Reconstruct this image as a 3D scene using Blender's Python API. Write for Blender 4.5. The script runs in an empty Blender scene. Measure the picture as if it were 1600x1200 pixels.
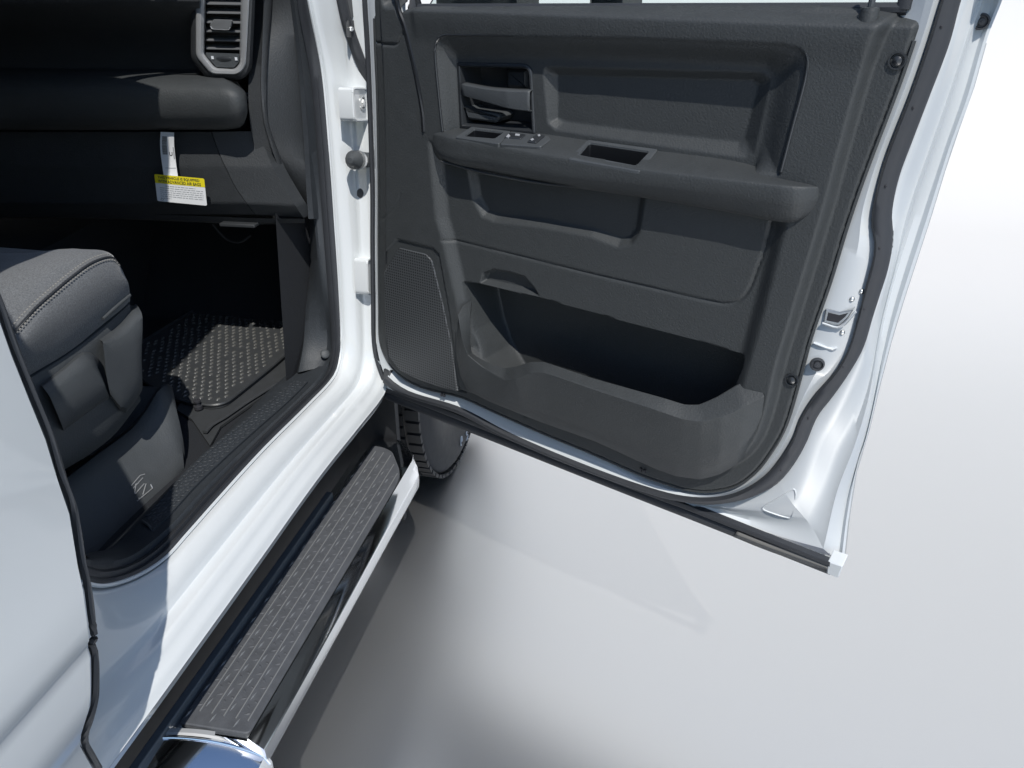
import bpy, bmesh, math, random
import numpy as np
random.seed(4); np.random.seed(4)
R = math.radians
scene = bpy.context.scene

# ------------------------------------------------------------------ camera
F = 1209.0; TH = R(28.4); HD = R(12.3)
CAM = np.array([.687, 0.0, 1.57])
cd = bpy.data.cameras.new('camera'); co = bpy.data.objects.new('camera', cd)
scene.collection.objects.link(co); scene.camera = co
co.location = CAM; co.rotation_euler = (math.pi/2 - TH, 0, HD)
cd.sensor_width = 36; cd.lens = 36*F/1600; cd.clip_start = .02; cd.clip_end = 600

# ------------------------------------------------------------------ sky, sun, exposure
SUN = np.array([.25, -.53, .81]); SUN /= np.linalg.norm(SUN)
el = math.asin(SUN[2]); az = math.atan2(SUN[0], SUN[1])
w = bpy.data.worlds.new('World'); scene.world = w; w.use_nodes = True
nt = w.node_tree; bg = nt.nodes['Background']
sky = nt.nodes.new('ShaderNodeTexSky'); sky.sky_type = 'NISHITA'; sky.sun_disc = False
sky.sun_elevation = el; sky.sun_rotation = az; sky.air_density = 1.0; sky.dust_density = .3; sky.ozone_density = 2.5
nt.links.new(sky.outputs[0], bg.inputs[0]); bg.inputs[1].default_value = .125
ld = bpy.data.lights.new('sun', 'SUN'); lo = bpy.data.objects.new('sun', ld); scene.collection.objects.link(lo)
ld.energy = 3.6; ld.angle = R(.5); ld.color = (1, .97, .915)
lo.rotation_euler = (math.pi/2 - el, 0, math.pi - az)
lo.location = (3, -6, 8)
vs = scene.view_settings; vs.view_transform = 'Standard'; vs.look = 'None'; vs.exposure = .06; vs.gamma = 1; vs.use_curve_mapping = False
scene.cycles.caustics_reflective = False; scene.cycles.caustics_refractive = False

# ------------------------------------------------------------------ pixel rays -> points on planes of the place
ct, st_, ch, sh = math.cos(TH), math.sin(TH), math.cos(HD), math.sin(HD)
def ray(x, y):
    u = x-800; v = y-600
    fw = F*ct-v*st_; dn = F*st_+v*ct
    return np.array([u*ch-fw*sh, u*sh+fw*ch, -dn])
def PX(x, y, X): r = ray(x, y); return CAM+r*((X-CAM[0])/r[0])
def PY(x, y, Y): r = ray(x, y); return CAM+r*((Y-CAM[1])/r[1])
def PZ(x, y, Z): r = ray(x, y); return CAM+r*((Z-CAM[2])/r[2])
O = PX(599, 621, 0)                                   # lower front corner of the open door
E1 = np.array([.9238, -.3829, 0]); E1 /= np.linalg.norm(E1)   # along the door, away from the hinges
E2 = np.array([0, 0, 1.0])
E3 = np.array([E1[1], -E1[0], 0])                     # door's inner face looks this way
def DP(x, y, d):
    r = ray(x, y); return CAM+r*((d-np.dot(E3, CAM-O))/np.dot(E3, r))
def ST(x, y, d=.03):
    q = DP(x, y, d)-O; return np.array([q@E1, q[2]])
def DW(s, t, d): return O+E1*s+E2*t+E3*d

# ------------------------------------------------------------------ curves and meshes
def resample(P, n):
    P = np.asarray(P, float); L = np.r_[0, np.cumsum(np.linalg.norm(np.diff(P, axis=0), axis=1))]
    q = np.linspace(0, L[-1], n)
    return np.stack([np.interp(q, L, P[:, k]) for k in range(P.shape[1])], 1)
def cr(P, per=8, closed=False):
    P = np.asarray(P, float); n = len(P); out = []
    idx = range(n) if closed else range(n-1)
    for i in idx:
        if closed: a, b, c, d = P[(i-1) % n], P[i], P[(i+1) % n], P[(i+2) % n]
        else: a, b, c, d = P[max(i-1, 0)], P[i], P[i+1], P[min(i+2, n-1)]
        # centripetal-ish tangents keep uneven spacing from overshooting
        l0 = np.linalg.norm(b-a)+1e-9; l1 = np.linalg.norm(c-b)+1e-9; l2 = np.linalg.norm(d-c)+1e-9
        m1 = (c-a)/(l0+l1)*l1 if np.linalg.norm(b-a) > 1e-8 else (c-b)
        m2 = (d-b)/(l1+l2)*l1 if np.linalg.norm(d-c) > 1e-8 else (c-b)
        for k in range(per):
            t = k/per; t2 = t*t; t3 = t2*t
            out.append((2*t3-3*t2+1)*b+(t3-2*t2+t)*m1+(-2*t3+3*t2)*c+(t3-t2)*m2)
    if not closed: out.append(P[-1])
    return np.array(out)
def sc(pts, n=60, per=8): return resample(cr(pts, per), n)       # smooth pixel curve, n samples

from mathutils.bvhtree import BVHTree
from mathutils import Vector
BV = {}
def hit(ob, x, y, h=0):
    # the point of an object's surface that lies along a pixel's ray
    if ob.name not in BV: BV[ob.name] = BVHTree.FromPolygons([v.co[:] for v in ob.data.vertices], [p.vertices[:] for p in ob.data.polygons])
    r = ray(x, y); r = r/np.linalg.norm(r); q_, nn, _, _ = BV[ob.name].ray_cast(Vector(CAM-ORG[ob.name]), Vector(r))
    nn = np.array(nn); nn = nn*np.sign(-nn@r); return np.array(q_)+ORG[ob.name]+nn*h
ORG = {}
def mk(name, V, Fc, mat, parent=None, smooth=True, face_cam=False, recalc=False, solid=0, bevel=0, sharp=35, label=None, kind=None):
    V = np.asarray(V, float)
    o3 = (V.min(0)+V.max(0))/2
    me = bpy.data.meshes.new(name)
    me.from_pydata((V-o3).tolist(), [], [list(map(int, f)) for f in Fc])
    if recalc or face_cam:
        bm = bmesh.new(); bm.from_mesh(me)
        bmesh.ops.recalc_face_normals(bm, faces=bm.faces)
        if face_cam:
            tot = 0
            for f in bm.faces:
                c = np.array(f.calc_center_median())+o3
                tot += f.calc_area()*np.dot(np.array(f.normal), (CAM-c)/np.linalg.norm(CAM-c))
            if tot < 0: bmesh.ops.reverse_faces(bm, faces=bm.faces)
        bm.to_mesh(me); bm.free()
    me.materials.append(mat)
    ob = bpy.data.objects.new(name, me); scene.collection.objects.link(ob)
    if smooth:
        me.polygons.foreach_set('use_smooth', [True]*len(me.polygons))
        me.set_sharp_from_angle(angle=R(sharp))
    if parent is not None:
        ob.parent = parent; ob.location = o3-ORG[parent.name]
    else: ob.location = o3
    ORG[ob.name] = o3
    if solid:
        m = ob.modifiers.new('thick', 'SOLIDIFY'); m.thickness = solid; m.offset = -1
    if bevel:
        m = ob.modifiers.new('round', 'BEVEL'); m.width = bevel; m.segments = 2; m.limit_method = 'ANGLE'; m.angle_limit = R(40)
    if label: ob['label'] = label
    if kind: ob['kind'] = kind
    return ob
def grid(rows, closed_u=False, closed_v=False, off=0):
    nr = len(rows); nc = len(rows[0]); V = np.concatenate(rows); Fc = []
    for i in range(nr-(0 if closed_v else 1)):
        for j in range(nc-(0 if closed_u else 1)):
            a = i*nc+j; b = i*nc+(j+1) % nc; i2 = (i+1) % nr
            Fc.append((off+a, off+b, off+i2*nc+(j+1) % nc, off+i2*nc+j))
    return V, Fc
def loft(name, curves, mat, parent, n=60, per=8, sub=0, **kw):
    rows = [resample(c, n) for c in curves]
    if sub:
        A = np.stack(rows)                             # smooth across the rows as well
        rows = list(np.stack([cr(A[:, j], sub) for j in range(n)], 1))
    V, Fc = grid(rows)
    kw.setdefault('face_cam', True)
    return mk(name, V, Fc, mat, parent, **kw)
class MB:
    def __init__(s): s.V = []; s.F = []; s.n = 0
    def add(s, V, Fc):
        V = np.asarray(V, float); s.V.append(V); s.F += [tuple(i+s.n for i in f) for f in Fc]; s.n += len(V); return s
    def build(s, name, mat, parent, **kw): return mk(name, np.concatenate(s.V), s.F, mat, parent, **kw)
def frame_tube(P, r, seg=8, cap=True, flat=1.0, up=None):
    P = np.asarray(P, float); n = len(P); rows = []
    T = np.gradient(P, axis=0); T /= np.linalg.norm(T, axis=1)[:, None]+1e-12
    up = np.array([.13, .21, .97]) if up is None else np.asarray(up, float)
    for i in range(n):
        a = np.cross(T[i], up); a /= np.linalg.norm(a)+1e-9; b = np.cross(a, T[i])
        rr = r[i] if hasattr(r, '__len__') else r
        rows.append(np.array([P[i]+rr*(math.cos(k*2*math.pi/seg)*a+flat*math.sin(k*2*math.pi/seg)*b) for k in range(seg)]))
    V, Fc = grid(rows, closed_u=True)
    if cap: Fc += [tuple(range(seg))[::-1], tuple(range((n-1)*seg, n*seg))]
    return V, Fc
def tube(name, P, r, mat, parent, seg=8, flat=1.0, up=None, **kw):
    V, Fc = frame_tube(P, r, seg, True, flat, up); return mk(name, V, Fc, mat, parent, recalc=True, **kw)
def offset2(P, d):
    P = np.asarray(P, float); n = len(P)
    A = sum(P[i][0]*P[(i+1) % n][1]-P[(i+1) % n][0]*P[i][1] for i in range(n))
    sgn = 1 if A > 0 else -1; out = []
    for i in range(n):
        e0 = P[i]-P[i-1]; e1 = P[(i+1) % n]-P[i]
        e0 /= np.linalg.norm(e0)+1e-12; e1 /= np.linalg.norm(e1)+1e-12
        n0 = np.array([-e0[1], e0[0]]); n1 = np.array([-e1[1], e1[0]])
        m = n0+n1; m /= np.linalg.norm(m)+1e-12; c = max(.5, m@n1)
        out.append(P[i]+sgn*m*d/c)                     # d > 0 moves inwards
    return np.array(out)
def slab(P2, to3, d0, d1, bev=.002):
    """2-D outline extruded from depth d0 to d1 with a chamfer at d1; to3(a, b, d) -> world"""
    P2 = np.asarray(P2, float); n = len(P2); I = offset2(P2, bev); s = 1 if d1 > d0 else -1
    rows = [[to3(*p, d0) for p in P2], [to3(*p, d1-s*bev) for p in P2], [to3(*p, d1) for p in I]]
    V, Fc = grid([np.array(r) for r in rows], closed_u=True)
    Fc.append(tuple(range(2*n, 3*n))); Fc.append(tuple(range(n))[::-1])
    return V, Fc
def rounded(P, r, k=4):
    P = [np.asarray(p, float) for p in P]; n = len(P); out = []
    for i in range(n):
        a, b, c = P[i-1], P[i], P[(i+1) % n]
        rr = r[i] if hasattr(r, '__len__') else r
        u = a-b; v = c-b; lu = np.linalg.norm(u); lv = np.linalg.norm(v); q = min(rr, lu*.45, lv*.45)
        p0 = b+u/lu*q; p1 = b+v/lv*q
        for j in range(k+1):
            t = j/k; out.append((1-t)**2*p0+2*t*(1-t)*b+t*t*p1)
    return np.array(out)
def box(c, ax, ay, az_, bm=None):
    c = np.asarray(c, float); V = [c+sx*ax+sy*ay+sz*az_ for sx in (-1, 1) for sy in (-1, 1) for sz in (-1, 1)]
    return V, [(0, 1, 3, 2), (4, 6, 7, 5), (0, 4, 5, 1), (2, 3, 7, 6), (0, 2, 6, 4), (1, 5, 7, 3)]
def dome(c, nrm, r, h, seg=14, rings=5, hole=0):
    nrm = np.asarray(nrm, float); nrm /= np.linalg.norm(nrm)
    a = np.cross(nrm, [.3, .2, .9]); a /= np.linalg.norm(a); b = np.cross(nrm, a); rows = []
    for i in range(rings):
        t = i/rings*math.pi/2
        rows.append(np.array([c+r*math.cos(t)*(math.cos(k*2*math.pi/seg)*a+math.sin(k*2*math.pi/seg)*b)+nrm*h*math.sin(t) for k in range(seg)]))
    V, Fc = grid(rows, closed_u=True); V = np.vstack([V, [c+nrm*h]]); q = (rings-1)*seg; m = len(V)-1
    Fc += [(q+k, q+(k+1) % seg, m) for k in range(seg)]
    return V, Fc
def ring(c, nrm, prof, seg=20):
    """surface of revolution: prof = [(radius, height)...]"""
    nrm = np.asarray(nrm, float); nrm /= np.linalg.norm(nrm)
    a = np.cross(nrm, [.3, .2, .9]); a /= np.linalg.norm(a); b = np.cross(nrm, a)
    rows = [np.array([c+r*(math.cos(k*2*math.pi/seg)*a+math.sin(k*2*math.pi/seg)*b)+nrm*h for k in range(seg)]) for r, h in prof]
    return grid(rows, closed_u=True)
def text2(s, size=1.0):
    cu = bpy.data.curves.new('t', 'FONT'); cu.body = s; cu.size = size; cu.resolution_u = 2; cu.offset = .018
    ob = bpy.data.objects.new('t', cu); scene.collection.objects.link(ob)
    dg = bpy.context.evaluated_depsgraph_get(); dg.update()
    me = bpy.data.meshes.new_from_object(ob.evaluated_get(dg))
    V = np.array([v.co[:2] for v in me.vertices]); Fc = [tuple(p.vertices) for p in me.polygons]
    bpy.data.objects.remove(ob); bpy.data.curves.remove(cu); bpy.data.meshes.remove(me)
    V -= V.min(0); return V, Fc

# ------------------------------------------------------------------ materials
def mat(name, col, rough=.5, metal=0, coat=0, bump=0, bscale=500, bdetail=3, var=0, vscale=30, spec=.5, sheen=0, trans=0, coatr=.03, stretch=None):
    m = bpy.data.materials.new(name); m.use_nodes = True; N = m.node_tree; p = N.nodes['Principled BSDF']
    p.inputs['Base Color'].default_value = (*col, 1); p.inputs['Roughness'].default_value = rough
    p.inputs['Metallic'].default_value = metal; p.inputs['Specular IOR Level'].default_value = spec
    if coat: p.inputs['Coat Weight'].default_value = coat; p.inputs['Coat Roughness'].default_value = coatr
    if sheen: p.inputs['Sheen Weight'].default_value = sheen; p.inputs['Sheen Roughness'].default_value = .4
    if trans: p.inputs['Transmission Weight'].default_value = trans
    tc = N.nodes.new('ShaderNodeTexCoord'); src = tc.outputs['Object']
    if stretch:
        mp = N.nodes.new('ShaderNodeMapping'); mp.inputs['Scale'].default_value = stretch
        N.links.new(src, mp.inputs[0]); src = mp.outputs[0]
    if bump:
        t = N.nodes.new('ShaderNodeTexNoise'); t.inputs['Scale'].default_value = bscale; t.inputs['Detail'].default_value = bdetail
        b = N.nodes.new('ShaderNodeBump'); b.inputs['Strength'].default_value = bump; b.inputs['Distance'].default_value = .001
        N.links.new(src, t.inputs['Vector']); N.links.new(t.outputs[0], b.inputs['Height']); N.links.new(b.outputs[0], p.inputs['Normal'])
    if var:
        t = N.nodes.new('ShaderNodeTexNoise'); t.inputs['Scale'].default_value = vscale; t.inputs['Detail'].default_value = 5
        r = N.nodes.new('ShaderNodeMapRange'); r.inputs['To Min'].default_value = 1-var; r.inputs['To Max'].default_value = 1+var
        x = N.nodes.new('ShaderNodeMix'); x.data_type = 'RGBA'; x.blend_type = 'MULTIPLY'; x.inputs[0].default_value = 1
        x.inputs[6].default_value = (*col, 1)
        N.links.new(src, t.inputs['Vector']); N.links.new(t.outputs[0], r.inputs[0]); N.links.new(r.outputs[0], x.inputs[7]); N.links.new(x.outputs[2], p.inputs['Base Color'])
        r2 = N.nodes.new('ShaderNodeMapRange'); r2.inputs['To Min'].default_value = max(.02, rough-.08); r2.inputs['To Max'].default_value = min(1, rough+.08)
        N.links.new(t.outputs[0], r2.inputs[0]); N.links.new(r2.outputs[0], p.inputs['Roughness'])
    return m
PAINT = mat('white_paint', (.71, .735, .745), .38, 0, 1, coatr=.04, var=.025, vscale=9)
BLACK = mat('black_plastic', (.032, .037, .043), .56, bump=.7, bscale=330, var=.12, vscale=60)
SOFT = mat('soft_black_plastic', (.041, .045, .047), .60, bump=.8, bscale=300, var=.10, vscale=50)
DASH = mat('dash_plastic', (.030, .033, .036), .58, bump=.7, bscale=300, var=.12, vscale=40)
GREY = mat('grey_plastic', (.060, .066, .071), .55, bump=.6, bscale=320, var=.1, vscale=40)
SMOOTH = mat('smooth_black', (.03, .033, .037), .32, var=.1, vscale=40)
RUBBER = mat('rubber', (.033, .036, .042), .6, bump=.15, bscale=300, var=.15, vscale=40)
GLOSSY = mat('satin_silver_trim', (.50, .51, .52), .36, .5, var=.05)
CHROME = mat('chrome', (.86, .88, .90), .06, 1, var=.03, vscale=12)
STEEL = mat('zinc_steel', (.62, .63, .62), .35, .9, var=.15, vscale=60)
FABRIC = mat('seat_fabric', (.135, .141, .149), .9, bump=1.0, bscale=380, var=.75, vscale=420, sheen=.3)
THREAD = mat('thread', (.30, .29, .27), .8)
CARPET = mat('carpet', (.012, .014, .018), .95, bump=1, bscale=600, var=.3, vscale=200)
MAT = mat('mat_rubber', (.046, .049, .052), .42, bump=.25, bscale=500, var=.15, vscale=40)
NUB = mat('glossy_nub', (.10, .10, .095), .22)
TREAD = mat('tread_rubber', (.085, .09, .10), .6, bump=.6, bscale=260, var=.28, vscale=45)
TYRE = mat('tyre_rubber', (.013, .014, .016), .6, bump=.3, bscale=300, var=.2, vscale=40)
DARKM = mat('dark_underbody', (.012, .013, .015), .7, var=.2)
TREAD_LIT = mat('lit_tread_edge', (.19, .195, .20), .5)  # paler tone paints lit edges onto the pad's ribs and slashes
LINER_AND_SHADOW = mat('well_liner_shadow_strip', (.010, .011, .013), .35)
VENTG = mat('vent_grey', (.14, .145, .15), .45)
PAPER = mat('white_paper', (.82, .83, .84), .6, var=.03)
YELLOW = mat('yellow_print', (.85, .72, .02), .55)
INK = mat('black_ink', (.03, .03, .035), .6)
GREYINK = mat('grey_ink', (.35, .36, .38), .6)
WHITEP = mat('white_print', (.75, .77, .8), .5)
RAIL = mat('grey_rail', (.11, .125, .14), .5, var=.15)
def thin_glass():
    m = bpy.data.materials.new('window_glass'); m.use_nodes = True; N = m.node_tree; N.nodes.clear()
    o = N.nodes.new('ShaderNodeOutputMaterial'); t = N.nodes.new('ShaderNodeBsdfTransparent'); t.inputs[0].default_value = (.90, .95, .94, 1)
    g = N.nodes.new('ShaderNodeBsdfGlossy'); g.inputs['Roughness'].default_value = .01; fr = N.nodes.new('ShaderNodeFresnel'); fr.inputs[0].default_value = 1.45
    x = N.nodes.new('ShaderNodeMixShader'); N.links.new(fr.outputs[0], x.inputs[0]); N.links.new(t.outputs[0], x.inputs[1]); N.links.new(g.outputs[0], x.inputs[2]); N.links.new(x.outputs[0], o.inputs[0]); return m
GLASS = thin_glass()
def perforated():
    m = mat('perforated_grille', (.05, .054, .058), .5); N = m.node_tree; p = N.nodes['Principled BSDF']
    tc = N.nodes.new('ShaderNodeTexCoord'); mp = N.nodes.new('ShaderNodeMapping'); mp.vector_type = 'POINT'
    mp.inputs['Rotation'].default_value = (0, 0, math.atan2(.3829, .9238)); mp.inputs['Scale'].default_value = (1, 1, 1)
    N.links.new(tc.outputs['Object'], mp.inputs[0]); sp_ = N.nodes.new('ShaderNodeSeparateXYZ'); N.links.new(mp.outputs[0], sp_.inputs[0])
    def math_(op, a, b=None):
        q_ = N.nodes.new('ShaderNodeMath'); q_.operation = op
        for k_, v_ in enumerate((a, b)):
            if v_ is None: continue
            if isinstance(v_, (int, float)): q_.inputs[k_].default_value = v_
            else: N.links.new(v_, q_.inputs[k_])
        return q_.outputs[0]
    pitch = 2*math.pi/.0064
    a = math_('SINE', math_('MULTIPLY', sp_.outputs[0], pitch)); b = math_('SINE', math_('MULTIPLY', sp_.outputs[2], pitch))
    h = math_('ADD', a, b)
    r = N.nodes.new('ShaderNodeMapRange'); r.inputs['From Min'].default_value = .1; r.inputs['From Max'].default_value = .9
    N.links.new(h, r.inputs[0])
    x = N.nodes.new('ShaderNodeMix'); x.data_type = 'RGBA'; x.inputs[6].default_value = (.070, .075, .080, 1); x.inputs[7].default_value = (.002, .0025, .003, 1)
    N.links.new(r.outputs[0], x.inputs[0]); N.links.new(x.outputs[2], p.inputs['Base Color'])
    return m
GRILLE = perforated()
def sweep_finish():
    # one finish for floor and sweep: polished near the truck, fading to matte paint towards the added reflector wall
    m = mat('reflector_sweep_finish', (.655, .642, .625), .9, spec=.1, var=.01, vscale=.6); N = m.node_tree; p = N.nodes['Principled BSDF']
    g = N.nodes.new('ShaderNodeNewGeometry'); q_ = N.nodes.new('ShaderNodeSeparateXYZ'); N.links.new(g.outputs['Position'], q_.inputs[0])
    r = N.nodes.new('ShaderNodeMapRange'); r.interpolation_type = 'SMOOTHSTEP'
    r.inputs['From Min'].default_value = 3.0; r.inputs['From Max'].default_value = 5.6; N.links.new(q_.outputs[1], r.inputs[0])
    p2 = N.nodes.new('ShaderNodeBsdfPrincipled'); p2.inputs['Base Color'].default_value = (.97, .97, .97, 1); p2.inputs['Metallic'].default_value = 1.0; p2.inputs['Roughness'].default_value = .36
    x = N.nodes.new('ShaderNodeMixShader'); N.links.new(r.outputs[0], x.inputs[0]); N.links.new(p2.outputs[0], x.inputs[1]); N.links.new(p.outputs[0], x.inputs[2])
    N.links.new(x.outputs[0], N.nodes['Material Output'].inputs[0]); return m
FLOOR = sweep_finish()

# ------------------------------------------------------------------ setting
prf = [(-40, 0), (0, 0), (4, 0), (5.6, 0)]+[(5.6+3*math.sin(t), 3*(1-math.cos(t))) for t in np.linspace(.06, math.pi/2, 24)]+[(8.6, 6), (8.6, 18)]  # floor plus a tall wall, added so the polished floor reflects it brightly
rows = [np.array([(x, y, z) for x in np.linspace(-25, 25, 11)]) for y, z in prf]
V, Fc = grid(rows); fl = mk('floor_reflector_sweep', V, Fc, FLOOR, face_cam=True); fl['kind'] = 'structure'

# ------------------------------------------------------------------ the truck
truck = bpy.data.objects.new('pickup_truck', None); scene.collection.objects.link(truck)
TB = np.array([-.85, 1.2, 0]); truck.location = TB; ORG['pickup_truck'] = TB
truck['label'] = 'white pickup truck with its front passenger door standing open'; truck['category'] = 'truck'

# ---- body side: hinge pillar, sill and rocker in one pressed sheet
c0 = [(455, -160), (468, -80), (481, 0), (502, 112), (513, 225), (521, 337), (528, 440), (532, 520), (531, 556), (521, 590), (484, 631), (409, 706), (337, 785), (292, 836), (255, 876), (210, 904), (161, 918), (125, 912)]
ra = [(585, -160), (590, -60), (596, 100), (600, 250), (604, 400), (607, 500), (608, 560), (606, 596), (597, 622), (560, 670), (495, 752), (400, 885), (300, 1024), (240, 1107), (172, 1200), (120, 1272), (95, 1306), (60, 1350)]
n = 150
C0 = np.array([PX(x, y, -.10) for x, y in sc(c0, n)])
RA = np.array([PX(x, y, 0.0) for x, y in sc(ra, n)])
# match stations: pillar part and rocker part separately
def split_match(a, b, ka, kb, n1, n2):
    A = cr(a, 8); B = cr(b, 8)
    A1, A2 = A[:ka*8+1], A[ka*8:]; B1, B2 = B[:kb*8+1], B[kb*8:]
    return np.vstack([resample(A1, n1), resample(A2, n2)[1:]]), np.vstack([resample(B1, n1), resample(B2, n2)[1:]])
a2, b2 = split_match(c0, ra, 9, 8, 70, 90)
C0 = np.array([PX(x, y, -.10) for x, y in a2]); RA = np.array([PX(x, y, .0) for x, y in b2])
rows = []
prof = [(0, 0), (.05, .012), (.12, .016), (.22, .018), (.32, .017), (.39, .010), (.45, .005), (.50, .008), (.57, .017), (.63, .021), (.70, .018), (.76, .0165), (.83, .018), (.90, .0175), (.95, .013), (.985, .0125), (1, 0)]
up_n = np.array([.62, -.10, .78])
for f, h in prof: rows.append(C0*(1-f)+RA*f+up_n*h*np.r_[np.ones(110), np.linspace(1, .8, len(C0)-110)][:, None])
low = RA.copy(); low[:, 2] -= .012; low[:, 0] -= .003; rows.append(low)
low2 = low.copy(); low2[:, 0] -= .06; low2[:, 2] -= .004; rows.append(low2)
V, Fc = grid(rows)
body = mk('body_side', V, Fc, PAINT, truck, face_cam=True, solid=.002, sharp=50)
# thin bright flange along the opening
tube('opening_flange', C0+np.array([.002, 0, .004]), .0035, PAINT, truck, seg=6)
# ---- door opening weatherstrip
c1 = [(440, -160), (452, -80), (464, 0), (484, 112), (495, 225), (503, 337), (511, 440), (517, 520), (516, 556), (507, 588), (470, 624), (395, 696), (320, 774), (277, 822), (240, 858), (203, 882), (163, 890), (125, 880)]
a3, _ = split_match(c1, ra, 9, 8, 70, 90)
C1 = np.array([PX(x, y, -.125) for x, y in a3])
mid1 = C0*.7+C1*.3+np.array([.006, -.004, .010]); mid2 = C0*.35+C1*.65+np.array([.006, -.004, .012]); mid3 = C0*.5+C1*.5+np.array([.003, -.003, .005])
V, Fc = grid([C0+np.array([0, 0, -.004]), C0*.92+C1*.08+np.array([.004, -.002, .006]), mid1, mid3, mid2, C1*.9+C0*.1+np.array([.003, -.003, .007]), C1+np.array([0, 0, -.006])])
mk('door_opening_seal', V, Fc, RUBBER, truck, face_cam=True, sharp=60)

# ---- sill trim with textured tread plate
def px_curve(pts, X, n=60): return np.array([PX(x, y, X) for x, y in sc(pts, n)])
sA = [(520, 568), (507, 588), (470, 624), (395, 696), (320, 774), (277, 822), (240, 858), (203, 882), (163, 892), (120, 885)]
sB = [(505, 572), (488, 596), (456, 630), (403, 678), (360, 718), (310, 766), (274, 806), (240, 836), (200, 866), (140, 872)]
sC = [(478, 576), (463, 592), (430, 619), (387, 653), (328, 700), (280, 748), (240, 792), (214, 822), (186, 852), (130, 866)]
sD = [(466, 572), (448, 588), (415, 612), (370, 645), (312, 688), (262, 735), (225, 778), (196, 812), (165, 846), (115, 862)]
QA = px_curve(sA, -.122); QB = px_curve(sB, -.140); QC = px_curve(sC, -.195); QD = px_curve(sD, -.235)
QD[:, 2] = np.minimum(QD[:, 2], .668)
QE = QD.copy(); QE[:, 0] -= .03; QE[:, 2] = .64
rows = [QA-np.array([0, 0, .015]), QA, QA*.5+QB*.5+np.array([.003, 0, .006]), QB, QB*.5+QC*.5+np.array([0, 0, .002]), QC, QC*.5+QD*.5+np.array([0, 0, .002]), QD, QE]
V, Fc = grid(rows)
sill = mk('sill_trim', V, Fc, BLACK, truck, face_cam=True, sharp=50)
# raised tread plate on the sill with little slash marks
k0, k1 = 4, 46
pb = QB[k0:k1]*.86+QC[k0:k1]*.14; pc = QB[k0:k1]*.08+QC[k0:k1]*.92
lift = np.array([.001, -.001, .0055])
rows = [pb-np.array([0, 0, .002]), pb*.97+pc*.03+lift, pb*.5+pc*.5+lift+np.array([0, 0, .0015]), pb*.03+pc*.97+lift, pc-np.array([0, 0, .002])]
V, Fc = grid(rows)
plate = mk('tread_plate', V, Fc, BLACK, sill, face_cam=True)
mb = MB()
for i in range(0, 60):
    f = i/60*(len(pb)-2)+.4; i0 = int(f); q = f-i0
    for j in range(4):
        g = .16+.22*j+(.07 if i % 2 else 0)
        p = (pb[i0]*(1-q)+pb[i0+1]*q)*(1-g)+(pc[i0]*(1-q)+pc[i0+1]*q)*g+lift+np.array([0, 0, .0016])
        d = np.array([.25, 1, 0]) if (i+j) % 2 else np.array([1, .35, 0]); d /= np.linalg.norm(d)
        e = np.array([-d[1], d[0], 0]); L = .0052
        mb.add([p-d*L, p+e*.0018, p+d*L, p-e*.0016, p+np.array([0, 0, .0011])], [(0, 1, 4), (1, 2, 4), (2, 3, 4), (3, 0, 4)])
mb.build('tread_marks', BLACK, sill, smooth=False, kind='stuff')
tube('plate_end_trim', cr([pb[-1]+np.array([.004, -.002, -.004]), pb[-1]*.7+pc[-1]*.3+lift, pc[-1]+lift*.7], 6), .0024, GREY, sill, seg=6)

# ---- kick panel at the foot of the pillar
kA = [(478, 250), (490, 337), (500, 440), (511, 520), (510, 548), (503, 575)]
kB = [(470, 250), (482, 337), (484, 420), (478, 480), (474, 540), (466, 582)]
kZ = [(500, 225), (506, 337), (513, 440), (519, 520), (518, 552), (509, 586)]
kick = loft('kick_panel', [px_curve(kZ, -.124), px_curve(kA, -.145), px_curve(kB, -.20), px_curve([(x-6, y) for x, y in kB], -.30)], BLACK, truck, sub=3)
V, Fc = dome(PX(508, 553, -.14), (.5, -.6, .6), .012, .004); mk('trim_clip', V, Fc, GREY, kick, recalc=True)

# ---- cabin floor, toe board and the dark shell of the cab
Vf = [(-.20, .2, .640), (-1.6, .2, .640), (-1.6, 1.86, .640), (-.20, 1.86, .640), (-.16, 2.12, .92), (-1.6, 2.12, .92), (-.16, 2.15, 1.2), (-1.6, 2.15, 1.2)]
mk('cabin_floor', Vf, [(0, 1, 2, 3), (3, 2, 5, 4), (4, 5, 7, 6)], CARPET, truck, smooth=False, face_cam=True)
mk('side_footwell_wall', [(-.215, 1.52, .64), (-.215, 2.14, .64), (-.16, 2.14, 1.25), (-.215, 1.62, 1.25)], [(0, 1, 2, 3)], CARPET, truck, smooth=False)
mk('centre_tunnel', [(-.86, .7, .64), (-.92, .7, .86), (-1.3, .7, .86), (-.86, 2.1, .64), (-.92, 2.1, .95), (-1.3, 2.1, .95)], [(0, 1, 4, 3), (1, 2, 5, 4)], CARPET, truck)
# roof, far side, back wall, windscreen, pillars: out of frame, they shade the cabin
rz = 1.93
roof = [(-.235, y, rz-.02) for y in (-1.3, 1.25)]
def sheet(name, quads, m, **kw):
    V = []; Fc = []
    for q in quads: Fc.append(tuple(range(len(V), len(V)+len(q)))); V += list(q)
    return mk(name, V, Fc, m, truck, smooth=False, **kw)
sheet('cab_roof', [[(-.18, -1.3, rz-.04), (-.18, .40, rz-.04), (-.155, .75, rz-.04), (-.22, 1.15, rz-.04), (-.46, 1.2, rz+.03), (-.46, -1.3, rz+.03)], [(-.46, -1.3, rz+.03), (-.46, 1.2, rz+.03), (-1.5, 1.2, rz+.03), (-1.5, -1.3, rz+.03)]], PAINT, solid=.03)
sheet('far_cab_side', [[(-1.78, -1.3, .6), (-1.78, 2.1, .6), (-1.72, 2.1, 1.25), (-1.55, 1.2, rz), (-1.5, -1.3, rz)]], DASH, solid=.02)
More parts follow.
